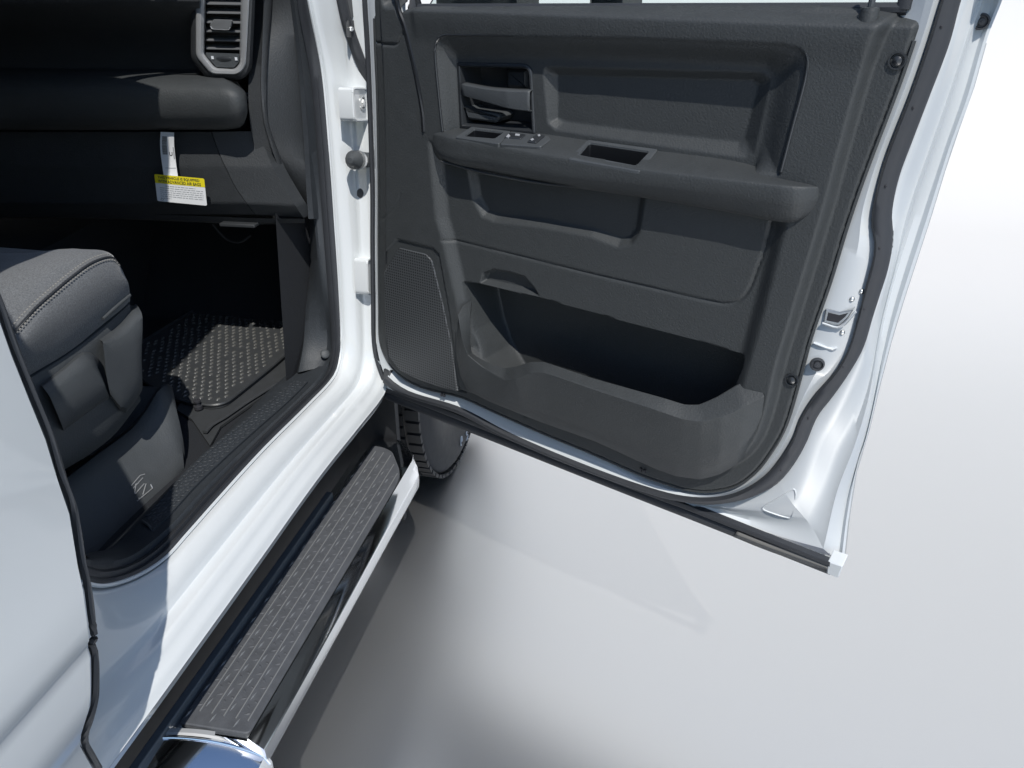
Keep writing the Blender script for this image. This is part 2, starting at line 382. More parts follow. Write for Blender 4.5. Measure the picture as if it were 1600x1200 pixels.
sheet('cab_back_wall', [[(-.15, -1.3, .6), (-1.75, -1.3, .6), (-1.5, -1.3, rz), (-.3, -1.3, rz)]], DASH, solid=.02)
sheet('windscreen', [[(-.35, 1.19, rz-.02), (-1.55, 1.19, rz-.02), (-1.7, 2.0, 1.36), (-.17, 2.0, 1.36)]], SMOOTH, solid=.006)
tube('windscreen_pillar', [(-.34, 1.12, rz-.03), (-.29, 1.5, 1.66), (-.16, 1.92, 1.38)], .02, PAINT, truck)
sheet('centre_pillar', [[(-.06, .44, .95), (-.06, .53, .95), (-.10, .53, 1.15), (-.19, .53, 1.35), (-.27, .53, rz), (-.27, .46, rz), (-.19, .46, 1.35), (-.10, .44, 1.15)]], PAINT, solid=.03)
# front wing and bonnet, hidden behind the open door
ar = [(2.24+.50*math.cos(a), .42+.50*math.sin(a)) for a in np.linspace(math.pi-.28, .28, 20)]
wing = [(1.74, .60)]+ar+[(3.1, .6), (3.1, 1.22), (1.74, 1.30)]
V, Fc = slab(wing, lambda a, b, d: np.array([d, a, b]), -.03, .012, .006); mk('front_wing', V, Fc, PAINT, truck, recalc=True)
sheet('bonnet', [[(-.02, 1.75, 1.30), (-.02, 3.1, 1.22), (-1.7, 3.1, 1.22), (-1.7, 1.75, 1.34)]], PAINT, solid=.02)
# chassis under the sill
mb = MB(); mb.add(*box((-.17, .9, .46), np.array([.03, 0, 0]), np.array([0, 2.2, 0]), np.array([0, 0, .12]))); mb.build('chassis_rail', DARKM, truck, recalc=True)
mb = MB(); mb.add(*box((-.9, .4, .54), np.array([.78, 0, 0]), np.array([0, 1.9, 0]), np.array([0, 0, .03]))); mb.build('underbody', DARKM, truck, recalc=True)
mb = MB(); mb.add(*box((-.19, 1.74, .36), np.array([.17, 0, 0]), np.array([0, .012, 0]), np.array([0, 0, .25]))); mb.build('wheel_arch_liner', DARKM, truck, recalc=True)

# ---- hinges, door check and plugs on the pillar face
def pil(x, y, X=-.035): return PX(x, y, X)
def hinge(name, px):
    P = [pil(x, y) for x, y in px]
    c = sum(P)/4; ax = (P[1]-P[0]+P[2]-P[3])/4; ay = (P[3]-P[0]+P[2]-P[1])/4
    nn = np.cross(ax, ay); nn /= np.linalg.norm(nn); nn *= np.sign(nn@(CAM-c))
    out = rounded([(-1, -1), (1, -1), (1, 1), (-1, 1)], .25)
    V, Fc = slab(out, lambda a, b, d: c+ax*a+ay*b+nn*d, -.02, .010, .08)
    V, Fc = slab(out, lambda a, b, d: c+ax*a+ay*b+nn*d, -.02, .010, .003)
    h = mk(name, V, Fc, PAINT, truck, recalc=True)
    V, Fc = dome(c-ax*.15-ay*.1+nn*.010, nn, .011, .007, 6, 2); mk('hinge_bolt', V, Fc, STEEL, h, recalc=True, sharp=20)
    tube('hinge_knuckle', [c+ax*.75-ay*.7+nn*.02, c+ax*.75+ay*.7+nn*.02], .011, PAINT, h, seg=12)
    rim_ = np.array([c+ax*a*.94+ay*b*.94+nn*.011 for a, b in np.vstack([out, out[:1]])]); tube('hinge_rim', rim_, .003, PAINT, h, seg=6)
    V, Fc = ring(c-ax*.15-ay*.1+nn*.0095, nn, [(.0165, 0), (.0165, .002), (.012, .0025)], 18); mk('hinge_washer', V, Fc, STEEL, h, recalc=True)
    return h
hinge('upper_hinge', [(541, 138), (580, 136), (582, 190), (545, 188)])
hinge('lower_hinge', [(566, 405), (590, 403), (592, 460), (567, 459)])
p0 = pil(545, 250, -.02); p1 = pil(585, 250, .01)
chk = tube('door_check', [pil(547, 251, -.03), pil(553, 250, -.03), pil(556, 250, -.03), pil(562, 250, -.025), pil(564, 250, -.025), pil(572, 250, -.02), pil(590, 249, -.01)], [.006, .021, .021, .016, .018, .017, .015], GREY, truck, seg=16)
tube('check_collar', [pil(558, 250, -.0255), pil(561, 250, -.025)], .021, STEEL, chk, seg=16)
for (x, y, r) in ((564, 302, .016), (574, 367, .013)):
    c = pil(x, y, -.045); V, Fc = dome(c, (CAM-c)*np.array([1, 1, .4]), r, .004); mk('rubber_plug', V, Fc, RUBBER, truck, recalc=True)
# wiring boot and fixing plates between pillar and door
boot = tube('wiring_boot', cr([pil(528, -30, -.05), pil(541, 30, -.045), pil(552, 65, -.04), pil(563, 95, -.03), pil(578, 130, -.02)], 6), .012, RUBBER, truck, seg=10)
for k, (pts, r) in enumerate(((((540, -20), (571, -20), (571, 26), (543, 27)), 3), (((540, 32), (556, 32), (557, 60), (541, 58)), 3))):
    P = rounded(pts, r); c = [pil(x, y, -.04) for x, y in P]
    nn = np.array([.7, -.7, .1])
    V = np.array(c+[q+nn*.006 for q in c]); m_ = len(c)
    Fc = [(i, (i+1) % m_, m_+(i+1) % m_, m_+i) for i in range(m_)]+[tuple(range(m_, 2*m_)), tuple(range(m_))[::-1]]
    pl = mk('fixing_plate', V, Fc, SMOOTH, truck, recalc=True)
    cc = pil(*((556, 8), (548, 45))[k], -.035); V, Fc = dome(cc, (CAM-cc), .006, .006, 8, 3); mk('fixing_bolt', V, Fc, STEEL, pl, recalc=True)
c = pil(570, 43, -.03); V, Fc = dome(c, CAM-c, .007, .006, 10, 3); mk('rubber_plug', V, Fc, RUBBER, truck, recalc=True)

# ---- rear door (closed), its skin runs back past the camera
edge = [(-95, 250), (-45, 370), (0, 489), (22, 552), (49, 620), (75, 684), (94, 747), (112, 800), (125, 880), (133, 917), (140, 971), (143, 997), (139, 1005), (144, 1024), (145, 1077), (143, 1101), (136, 1125), (129, 1147), (129, 1162), (139, 1181), (151, 1202)]
def rdx(y): return np.interp(y, [250, 489, 800, 990, 1003, 1015, 1090, 1130, 1202], [.005, .018, .040, .062, .056, .057, .060, .054, .030])
rows = []
for x, y in edge:
    X = rdx(y); p = PX(x, y, X)
    rr = [p+np.array([-.03, .002, 0]), p+np.array([-.012, .0015, 0]), p+np.array([-.004, 0, 0]), p+np.array([0, -.004, 0])]
    for s_ in np.linspace(.02, 1.0, 24): rr.append(np.array([X+.004*math.sin(s_*2.2), p[1]-1.5*s_, p[2]]))
    rows.append(np.array(rr))
V, Fc = grid(rows)
rdoor = mk('rear_door', V, Fc, PAINT, truck, face_cam=True, sharp=30)
g = [PX(x+4, y, rdx(y)-.012) for x, y in edge[1:]]
g2 = cr([p for p in g], 4)
tube('door_gap_seal', g2, .0045, RUBBER, rdoor, seg=6)
pz = PX(0, 250, .03)
sheet('rear_window', [[(.0, -.9, pz[2]+.0), (.0, .50, pz[2]), (-.17, .5, rz-.06), (-.17, -.9, rz-.06)]], GLASS, solid=.004)

# ---- running board
def pzc(pts, Z, n=60, per=6): return np.array([PZ(x, y, Z) for x, y in sc(pts, n, per)])
padR = [(627, 742), (624, 752), (607, 785), (585, 820), (555, 868), (525, 920), (469, 1020), (403, 1132)]
padL = [(586, 694), (566, 720), (530, 772), (500, 815), (437, 905), (350, 1028), (300, 1098), (250, 1168)]
ZP = .42
# pad outline in plan view (X, Y)
xr = PZ(469, 1020, ZP)[0]; xl = PZ(437, 905, ZP)[0]; y1 = PZ(590, 697, ZP)[1]; y0 = PZ(400, 1142, ZP)[1]
print('pad', xl, xr, y0, y1)
XO = PZ(517, 990, .40)[0]; yF = PZ(625, 690, ZP)[1]; YN = y0-.20
print('outer', XO, yF)
xr = .0655; pad = rounded([(xl, y0-.016), (xr, y0-.010), (xr, 1.50), (xr-.012, 1.55), (xr-.065, 1.635), (xl+.03, 1.648), (xl+.004, 1.648)], [.006, .01, .03, .04, .03, .02, .006], 5)
def plan(a, b, d): return np.array([a, b, d])
# chrome tube section (X offset from pad edge, Z), swept along Y with a tapering far end
sec = [(xl-.012, ZP-.035), (xl-.012, ZP-.006), (xl-.004, ZP-.004), (xr+.001, ZP-.004), (xr+.002, ZP+.004), (xr+.004, ZP+.0045), (xr+.013, ZP-.0035), (XO-.003, ZP-.014), (XO, ZP-.018), (XO, ZP-.036), (XO-.002, ZP-.055), (XO-.012, ZP-.075), (xl, ZP-.075)]
sec = np.array(sec)
def rib(y, f=0, dz=0): 
    s_ = sec.copy(); s_[:, 0] = np.minimum(s_[:, 0], XO-f); s_[:, 1] += dz*(1 if True else 0)
    return np.array([(a, y, b) for a, b in s_])
rows = [rib(y0-.02), rib(.9), rib(1.2), rib(1.50)]+[rib(y_, max(0, XO-xm), dz_) for y_, xm, dz_ in ((1.57, XO, 0), (1.60, .083, 0), (1.63, .062, -.001), (1.66, .037, -.003), (1.69, .010, -.006), (1.708, -.014, -.012))]
V, Fc = grid(rows, closed_u=True); m_ = len(sec)
Fc += [tuple(range(m_)), tuple(range((len(rows)-1)*m_, len(rows)*m_))[::-1]]
rb = mk('running_board', V, Fc, CHROME, truck, recalc=True, sharp=25, bevel=.0025)
V, Fc = slab(pad, plan, ZP-.006, ZP+.004, .002); padO = mk('step_pad', V, Fc, TREAD, rb, recalc=True)
mb = MB(); W = xr-xl
for k in range(1, 6):                                        # long ribs
    x = xl+W*(k/5.6)
    yt = 1.620-max(0, x+.0)*1.65
    V, Fc = box((x, (y0+.012+yt)/2, ZP+.0045), np.array([.0012, 0, 0]), np.array([0, (yt-y0-.012)/2, 0]), np.array([0, 0, .0016])); mb.add(V, Fc)
mb.build('pad_ribs', TREAD_LIT, rb, recalc=True, kind='stuff')
mb = MB(); mc_ = MB(); i = 0; y = y0+.005
while y < 1.63:
    for k in range(5):
        x = xl+W*((k+.5)/5.6); yy = y+(.028 if k % 2 else 0)
        lim = 1.598-max(0, x)*1.65
        if yy < lim:
            d = np.array([.16, 1, 0]); d /= np.linalg.norm(d); e = np.array([-d[1], d[0], 0]); L = .0105; p = np.array([x-W*.04+random.uniform(-.0012, .0012), yy, ZP+.004])
            mb.add([p-d*L, p+e*.0016, p+d*L, p-e*.0016, p+np.array([0, 0, .0030])], [(0, 1, 4), (1, 2, 4), (2, 3, 4), (3, 0, 4)])
        for (ox, oy, dx, dy) in ((.003, .020, 1, .5), (-.004, .036, -.8, .7), (.005, .046, .9, -.4)):
            if yy+oy > lim: continue
            d = np.array([dx, dy, 0]); d /= np.linalg.norm(d); e = np.array([-d[1], d[0], 0]); p = np.array([x+ox, yy+oy, ZP+.004]); L = .0062
            mc_.add([p-d*L, p+e*.0026, p+d*L, p-e*.0026, p+np.array([0, 0, .0016])], [(0, 1, 4), (1, 2, 4), (2, 3, 4), (3, 0, 4)])
    y += .056; i += 1
mc_.build('pad_grip_texture', TREAD, rb, smooth=False, kind='stuff')
mb.build('pad_tread_marks', TREAD_LIT, rb, smooth=False, kind='stuff')
# near end cap collar and the inner rail
rows = []
for y in np.linspace(y0-.012, YN-.02, 16):
    u_ = (y0-.012-y)/(y0-YN); r_ = []
    for x in np.linspace(xl-.014, XO+.003, 22):
        f = (x-xl+.014)/(XO-xl+.017); z = ZP+.007-.050*f**1.8-.05*u_**2*(1+f)-(.012 if f > .97 else 0)
        yy = y-.035*(1-f)**1.5
        r_.append((x, yy, z))
    r_.append((XO+.003, y, ZP-.09-.05*u_**2)); rows.append(np.array(r_))
front = rows[0].copy(); front[:, 2] -= .02
V, Fc = grid([front]+rows); mk('end_cap', V, Fc, CHROME, rb, face_cam=True, sharp=30)
rm = rows[0]+np.array([0, .008, -.0005]); V, Fc = grid([rm[:21]+np.array([0, .008, -.004]), rm[:21]+np.array([0, .005, .0015]), rm[:21]+np.array([0, -.004, .0025]), rm[:21]+np.array([0, -.008, .0])]); mk('end_cap_rim', V, Fc, mat('pale_rim', (.36, .37, .38), .45), rb, face_cam=True)
tube('end_cap_lip', rows[0][:22]+np.array([0, -.006, .0015]), .0022, CHROME, rb, seg=8)
rl0 = PZ(517, 772, .43); rl1 = PZ(225, 1196, .43)
V, Fc = box(((rl0[0]+rl1[0])/2-.006, (y0-.3+rl0[1])/2, .425), np.array([.008, 0, 0]), np.array([0, (rl0[1]-y0+.3)/2, 0]), np.array([0, 0, .012]))
mk('mounting_rail', V, Fc, RAIL, rb, recalc=True, bevel=.002)

# ---- front wheel
WC = np.array([-.115, 2.25, .415]); RT = .415; HW = .135
def rev(prof, seg=72):
    rows = [np.array([WC+np.array([x, r*math.cos(a), r*math.sin(a)]) for a in np.linspace(0, 2*math.pi, seg, endpoint=False)]) for x, r in prof]
    return grid(rows, closed_u=True)
V, Fc = rev([(-.1, .20), (HW-.035, .215), (HW-.02, .222), (HW-.03, .20), (HW-.05, .12), (HW-.06, .03), (HW-.06, .001)]); wheel = mk('front_wheel', V, Fc, STEEL, truck, recalc=True)
V, Fc = rev([(-HW, .22), (-HW+.0, .30), (-HW+.01, .38), (-HW+.035, RT-.008), (0, RT-.006), (HW-.035, RT-.008), (HW-.022, RT-.014), (HW-.010, .385), (HW-.004, .352), (HW-.0, .345), (HW+.002, .30), (HW-.004, .25), (HW-.018, .222)])
tyre = mk('tyre', V, Fc, TYRE, wheel, recalc=True, sharp=50)
mb = MB()
for k in range(60):
    for x, wv, ph in ((-.10, .022, 0), (-.05, .021, .5), (0, .021, 0), (.05, .021, .5), (HW-.033, .021, 0)):
        a = (k+ph)*2*math.pi/60; rv = np.array([0, math.cos(a), math.sin(a)]); tv = np.array([0, -math.sin(a), math.cos(a)])
        mb.add(*box(WC+np.array([x, 0, 0])+rv*(RT-.004), np.array([wv, 0, 0]), tv*.0165, rv*.006))
mb.build('tread_blocks', TYRE, wheel, recalc=True, kind='stuff')
def side_pt(ang, r): return WC+np.array([HW+.0035, r*math.cos(ang), r*math.sin(ang)])
for ai, rc, shape in ((R(262.5), .318, [(.0, 1), (-.7, .8), (-.8, -.3), (-.2, -1), (.6, -.8), (.75, .1), (.1, .15), (.1, -.35)]), (R(275), .338, [(-.8, 1), (.8, .6), (.5, .0), (-.6, -.4), (-.7, -.95), (.85, -.8)])):
    P = []
    for a, b in shape: P.append(side_pt(ai+a*.036, rc+b*.016))
    tube('tyre_letter', cr(P, 4), 0.0024, WHITEP, wheel, seg=5)

# ------------------------------------------------------------------ the open door: pressed steel shell
T_r = [(1470, -120), (1442, 18), (1412, 109), (1390, 169), (1349, 277), (1322, 356), (1296, 442), (1266, 529), (1244, 611), (1225, 671), (1206, 705), (1180, 739), (1150, 761), (1112, 770), (1075, 768), (1037, 757), (1000, 744), (925, 711), (850, 680), (775, 647), (719, 622), (662, 608), (632, 594), (610, 575)]
S_1 = [(1512, -120), (1471, 0), (1450, 67), (1424, 142), (1397, 210), (1382, 251), (1369, 300), (1362, 345), (1367, 378), (1364, 405), (1352, 450), (1341, 495), (1326, 544), (1307, 577), (1277, 611), (1251, 652), (1240, 682), (1210, 727), (1180, 754), (1142, 772), (1094, 777), (1037, 768), (925, 730), (801, 678), (719, 636), (644, 613), (620, 600), (606, 588)]
S_2 = [(1543, -120), (1502, 0), (1484, 67), (1450, 157), (1424, 225), (1405, 277), (1394, 330), (1395, 367), (1393, 394), (1386, 427), (1377, 455), (1364, 495), (1349, 544), (1326, 585), (1300, 622), (1277, 652), (1259, 694), (1240, 727), (1217, 754)]
S_2b = [(1217, 754), (1187, 771), (1157, 781), (1120, 786), (1090, 785), (1067, 781)]
E_r = [(1605, -120), (1566, 0), (1544, 56), (1517, 150), (1487, 232), (1450, 352), (1418, 450), (1397, 517), (1375, 600), (1353, 690), (1341, 722), (1326, 810), (1318, 884)]
H_r = [(1583, -120), (1543, 0), (1520, 60), (1493, 150), (1463, 240), (1424, 352), (1394, 450), (1378, 517), (1360, 637), (1340, 715), (1315, 787), (1300, 872)]
R_l = [(1300, 872), (1225, 845), (1150, 815), (1100, 795), (1067, 781)]
def dcv(pts, n, xs_, ds_):
    return np.array([DP(x, y, np.interp(x, xs_, ds_)) for x, y in sc(pts, n)])
def dc(pts, d, n=80):
    P = sc(pts, n); D_ = d if hasattr(d, '__len__') else (d, d)
    return np.array([DP(x, y, D_[0]+(D_[1]-D_[0])*i/(n-1)) for i, (x, y) in enumerate(P)])
BX = [1060, 1230]
door_rows = [dcv(T_r, 120, BX, [-.006, .000]), dc([(x*.5+a*.5, y*.5+b*.5) for (x, y), (a, b) in zip(sc(T_r, 60), sc(S_1, 60))], .003, 120), dcv(S_1, 120, BX, [.007, -.012])]
mb = MB(); V, Fc = grid(door_rows); mb.add(V, Fc)
inner = dc([(x-30, y-18) for x, y in T_r], -.014, 120); V, Fc = grid([inner, door_rows[0]]); mb.add(V, Fc)
s2 = dc(S_2, -.022, 90); hh = dc(H_r, (-.075, -.06), 90); ee = dc(E_r, (-.085, -.07), 90)
mid = [s2*(1-f)+hh*f+E3*b for f, b in ((.12, .004), (.3, .003), (.5, -.004), (.68, -.003), (.85, .006))]
under1 = dc(S_1[:21], -.014, 90); 
V, Fc = grid([dc([(x-8, y-4) for x, y in S_2], -.022, 90), s2]+mid+[hh-E3*.004, hh*.55+ee*.45-E3*.006, hh*.2+ee*.8+E3*.002, ee, ee-E3*.006-E1*.003]); mb.add(V, Fc)
s2b = dc(S_2b, -.022, 40); rl = dc(R_l, (-.06, -.020), 40)
V, Fc = grid([dc([(x-4, y-6) for x, y in S_2b], -.022, 40), s2b]+[s2b*(1-f)+rl*f+E3*b for f, b in ((.12, .004), (.3, .003), (.5, -.004), (.68, -.003), (.85, .006))]+[rl-E3*.004, rl-E3*.012]); mb.add(V, Fc)
# outer skin
sk = [DP(604, 616, -.11), DP(1296, 890, -.11), DP(1316, 884, -.105)]+[p-E3*.012 for p in ee[::-6] if p[2]-O[2] < .88]
sk += [DW(1.12, .88, -.10), DW(.03, .88, -.10), DW(.02, .5, -.11)]
mb.add(sk, [tuple(range(len(sk)))])
# front shut face
T_f = [(579, -120), (581, 0), (583, 69), (586, 137), (588, 225), (589, 300), (589, 387), (590, 480), (591, 530), (597, 556), (610, 578)]
W_f = [(571, -120), (574, 0), (578, 69), (581, 137), (584, 225), (586, 290), (586, 387), (587, 480), (588, 532), (593, 562), (603, 592)]
tf = dc(T_f, .006, 60); wf = dc(W_f, -.004, 60)
V, Fc = grid([dc([(x+20, y) for x, y in T_f], .004, 60), tf, wf, wf-E3*.01-E1*.001, wf-E3*.05+E1*.006, wf-E3*.10+E1*.01]); mb.add(V, Fc)
# lower front corner
fc = [DP(606, 588, -.012), DP(644, 613, -.012), DP(690, 634, -.012), DP(640, 622, -.012), DP(604, 608, -.014)]
mb.add(fc, [tuple(range(5))])
door = mb.build('front_door', PAINT, truck, face_cam=False, sharp=40)
# keep every sheet facing the camera side
def face_each(ob):
    o3 = ORG[ob.name]; me = ob.data; bm = bmesh.new(); bm.from_mesh(me); fl_ = []
    for f in bm.faces:
        c = np.array(f.calc_center_median())+o3
        if np.dot(np.array(f.normal), CAM-c) < 0: fl_.append(f)
    bmesh.ops.reverse_faces(bm, faces=fl_); bm.to_mesh(me); bm.free()
    me.polygons.foreach_set('use_smooth', [True]*len(me.polygons)); me.set_sharp_from_angle(angle=R(40))
face_each(door)
door['label'] = 'open front door, white shell with black inner trim'
# embossed details of the steel
tri = [(1192, 790), (1243, 762), (1236, 806)]
P3 = [DP(x, y, -.036) for x, y in cr(np.array(tri, float), 1, True)]
# ---- weatherstrips of the door
s1f = dcv(S_1, 140, BX, [.007, -.010]); S2all = S_2+S_2b[1:]
seal_o = sc(S2all+[(1037, 775), (925, 737), (801, 686), (719, 645), (644, 620), (614, 606), (602, 597)], 140)
s2f = np.array([DP(x, y, np.interp(x, BX, [-.006, -.020])) for x, y in seal_o])
V, Fc = grid([s1f-E3*.006, s1f*.97+s2f*.03+E3*.006, s1f*.8+s2f*.2+E3*.012, s1f*.5+s2f*.5+E3*.013, s1f*.2+s2f*.8+E3*.011, s1f*.03+s2f*.97+E3*.005, s2f-E3*.006])
dseal = mk('door_weatherstrip', V, Fc, RUBBER, door, face_cam=True, sharp=60)
for x, y in ((1471, 42), (1427, 169), (1384, 291), (1374, 388), (1350, 483), (1317, 573), (1263, 654), (1220, 735)):
    c = DP(x, y, -.001); V, Fc = dome(c, E3, .0022, .0008, 6, 2); mk('seal_pin', V, Fc, INK, dseal, recalc=True)
fseal = tube('front_edge_seal', dc([(x-4, y) for x, y in W_f], -.014, 60), .0055, RUBBER, door, seg=8)
# bottom rubber lip: dark band, grooves and a paler lower edge
Bm = [(x, 622+(x-598)*.3943) for x in (598, 700, 775, 887, 1000, 1075, 1150, 1225, 1298)]
Rl = [(600, 604), (640, 618), (719, 648), (801, 681), (925, 732), (1037, 775), (1067, 785), (1150, 818), (1225, 848), (1298, 877)]
ra_ = dc(Rl, -.016, 120); rb_ = dc(Bm, -.028, 120)
V, Fc = grid([ra_-E3*.01, ra_+E3*.004, ra_*.8+rb_*.2+E3*.008, ra_*.66+rb_*.34+E3*.004, ra_*.6+rb_*.4-E3*.003, ra_*.52+rb_*.48+E3*.003, ra_*.35+rb_*.65+E3*.007, ra_*.12+rb_*.88+E3*.006, rb_, rb_-E3*.012])
mk('door_bottom_seal', V, Fc, RUBBER, door, face_cam=True, sharp=60)
ll = [(1146, 839), (1190, 857), (1240, 875), (1297, 894)]; lu = [(1152, 830), (1195, 847), (1245, 865), (1294, 884)]
loft('bottom_edge_lip', [dc(lu, -.014, 30), dc([(a*.5+c*.5, b*.5+d*.5) for (a, b), (c, d) in zip(lu, ll)], -.012, 30), dc(ll, -.018, 30)], mat('lip_grey', (.16, .155, .145), .45), door, n=30, solid=.003)
cor = rounded([ST(1295, 873, -.02), ST(1319, 881, -.02), ST(1311, 900, -.02), ST(1293, 893, -.02)], .003)
V, Fc = slab(cor, DW, -.05, -.012, .002); mk('corner_cap', V, Fc, PAINT, door, recalc=True)
V, Fc = slab(rounded([ST(601, 575, 0), ST(612, 578, 0), ST(612, 598, 0), ST(601, 598, 0)], .003), DW, -.01, .006, .002); mk('corner_bumper', V, Fc, SMOOTH, door, recalc=True)
# latch, plugs, striker opening
lp = [(1291, 482), (1312, 487), (1334, 483), (1325, 497), (1312, 508), (1287, 503)]
ld_ = (hit(door, 1310, 495)-O)@E3; L2 = [ST(x, y, ld_) for x, y in lp]
V, Fc = slab(L2, DW, ld_-.012, ld_+.003, .0015); lat = mk('door_latch', V, Fc, STEEL, door, recalc=True)
V, Fc = slab(offset2(L2, .0045), DW, ld_+.001, ld_+.0036, .0006); mk('latch_opening', V, Fc, INK, lat, recalc=True)
tube('latch_rim', np.array([DP(x, y, ld_+.003) for x, y in cr(np.array([(1285, 505), (1312, 511), (1337, 487)], float), 6)]), .0022, PAINT, lat, seg=6)
for x, y in ((1331, 467), (1346, 455), (1316, 519)):
    V, Fc = dome(hit(door, x, y), E3, .0045, .004, 8, 3); mk('latch_screw', V, Fc, STEEL, lat, recalc=True)
def plug(x, y, d, r, name='rubber_plug', m=RUBBER):
    V, Fc = ring(hit(door, x, y, .003), E3+E1*.3, [(r*1.25, 0), (r*1.2, .003), (r*.95, .004), (r*.8, .001), (r*.6, .001), (r*.5, .004), (.0005, .0045)]); return mk(name, V, Fc, m, door, recalc=True)
plug(1278, 568, .0, .0095); plug(1531, 33, -.06, .0085)
# pressed dimple, embossed triangle, dent by the edge
tube('pressed_triangle', cr(np.array([hit(door, x, y, .0005) for x, y in ((1192, 792), (1218, 777), (1240, 764), (1243, 770), (1238, 806), (1232, 809), (1195, 797))]), 4, True), .0014, PAINT, door, seg=6)
mk_em = tube('pressed_bead', cr(np.array([hit(door, x, y, .0) for x, y in ((1272, 536), (1285, 541), (1300, 545), (1307, 543))]), 5), .004, PAINT, door, seg=8, flat=.6)

# ------------------------------------------------------------------ door trim: one moulded panel
def sdf(poly, P):
    poly = np.asarray(poly, float); d = np.full(len(P), 1e9); ins = np.zeros(len(P), bool); n_ = len(poly)
    for i in range(n_):
        a = poly[i]; b = poly[(i+1) % n_]; e = b-a; wv = P-a
        t = np.clip((wv@e)/(e@e+1e-12), 0, 1); d = np.minimum(d, np.linalg.norm(wv-t[:, None]*e, axis=1))
        c = ((a[1] > P[:, 1]) != (b[1] > P[:, 1]))
        with np.errstate(divide='ignore', invalid='ignore'):
            xi = (b[0]-a[0])*(P[:, 1]-a[1])/(b[1]-a[1])+a[0]
        ins ^= c & (P[:, 0] < xi)
    return np.where(ins, -d, d)
def dline(line, P):
    d = np.full(len(P), 1e9); line = np.asarray(line)
    for a, b in zip(line[:-1], line[1:]):
        e = b-a; wv = P-a; t = np.clip((wv@e)/(e@e+1e-12), 0, 1); d = np.minimum(d, np.linalg.norm(wv-t[:, None]*e, axis=1))
    return d
def ss(x): x = np.clip(x, 0, 1); return x*x*(3-2*x)
def stp(pts, d=.03, smooth=0, closed=True):
    P = cr(np.array(pts, float), smooth, closed) if smooth else np.array(pts, float)
    return np.array([ST(x, y, d) for x, y in P])
out_px = [(1442, 16), (1412, 109), (1390, 169), (1349, 277), (1322, 356), (1296, 442), (1266, 529), (1244, 611), (1225, 671), (1206, 705), (1180, 739), (1150, 761), (1112, 770), (1075, 768), (1037, 757), (1000, 744), (925, 711), (850, 680), (775, 647), (719, 622), (662, 608), (632, 594), (610, 575), (597, 552), (591, 530), (590, 480), (589, 387), (589, 300), (588, 225), (586, 137), (583, 69), (581, 0), (579, -70), (612, -70), (622, -20), (634, 20), (642, 14), (660, 10), (700, 10), (1000, 9), (1300, 9), (1394, 11)]
OUT = np.vstack([stp(out_px[:33], .012, 5, False), stp(out_px[33:], .012)])
PL = stp([(1399, 14), (1380, 60), (1360, 112), (1319, 255), (1300, 326), (1262, 450), (1245, 505), (1222, 580), (1208, 640), (1190, 690), (1165, 722), (1130, 742), (1094, 750), (1050, 742), (962, 708), (850, 668), (740, 622), (680, 603), (645, 595), (618, 575), (604, 548), (598, 520), (596, 387), (596, 225), (592, 100), (588, -70), (620, -80), (640, 0), (1000, -30)], .03, 4)
U_o = stp([(696, 54), (1000, 58), (1225, 67), (1250, 73), (1262, 85), (1263, 100), (1259, 124), (1240, 195), (1218, 276), (1050, 262), (850, 232), (694, 222), (687, 150), (681, 78), (684, 62)], .03)
U_i = stp([(718, 92), (1000, 98), (1198, 108), (1206, 118), (1198, 160), (1176, 290), (1000, 275), (850, 250), (724, 240)], .0)
I_o = stp([(854, 104), (1190, 112), (1206, 124), (1180, 240), (1168, 247), (1000, 222), (870, 203), (858, 192), (850, 112)], .0)
I_i = stp([(872, 117), (1178, 125), (1187, 132), (1164, 216), (1156, 222), (1000, 205), (882, 190), (872, 184)], -.012)
MIDP = stp([(676, 262), (680, 300), (684, 340), (692, 366), (716, 470), (728, 545), (800, 640), (1150, 660), (1180, 560), (1205, 470), (1236, 350), (1232, 310), (1214, 275), (900, 232), (672, 215)], .02)
MREC = stp([(730, 258), (740, 312), (755, 340), (775, 348), (850, 357), (925, 371), (968, 388), (990, 384), (1003, 366), (1012, 310), (1012, 270), (860, 240), (736, 236)], .008)
SEAM = stp([(700, 372), (722, 377), (820, 401), (925, 427), (1020, 449), (1112, 470), (1138, 473), (1157, 468), (1172, 450), (1184, 420), (1195, 390), (1206, 345)], .01, 6, False)
PK = stp([(726, 438), (750, 441), (800, 453), (850, 465), (1000, 507), (1165, 551), (1166, 566), (1150, 604), (1120, 690), (1050, 700), (820, 650), (782, 600), (758, 560), (742, 515), (733, 474)], .008)
PKB = stp([(757, 424), (772, 418), (800, 423), (822, 430), (836, 446), (846, 462), (752, 441)], .008)
SPK = stp([(621, 372), (677, 386), (687, 396), (702, 480), (715, 575), (721, 620), (670, 606), (640, 593), (614, 574), (600, 545), (596, 500), (594, 400)], .03)
SAIL = stp([(575, 68), (617, 70), (622, 68), (630, 52)], .03, 0, False)
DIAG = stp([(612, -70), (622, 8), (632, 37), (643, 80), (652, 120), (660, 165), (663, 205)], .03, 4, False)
ELL = stp([(627, 304), (621, 318), (610, 332), (598, 341), (587, 346)], .03, 4, False)
step = .0026
smin, tmin = OUT.min(0)-.01; smax, tmax = OUT.max(0)+.01
ns = int((smax-smin)/step)+1; ntt = int((tmax-tmin)/step)+1
S, T_ = np.meshgrid(np.linspace(smin, smax, ns), np.linspace(tmin, tmax, ntt)); P = np.stack([S.ravel(), T_.ravel()], 1)
do = sdf(OUT, P)
def blend(po, pi):
    a = -sdf(po, P); b = sdf(pi, P); f = np.where(b <= 0, 1, np.where(a <= 0, 0, a/(a+b+1e-9))); return f
d = np.full(len(P), .010)
d += .022*ss(-sdf(PL, P)/.014)
belt = ST(1000, 10)[1]
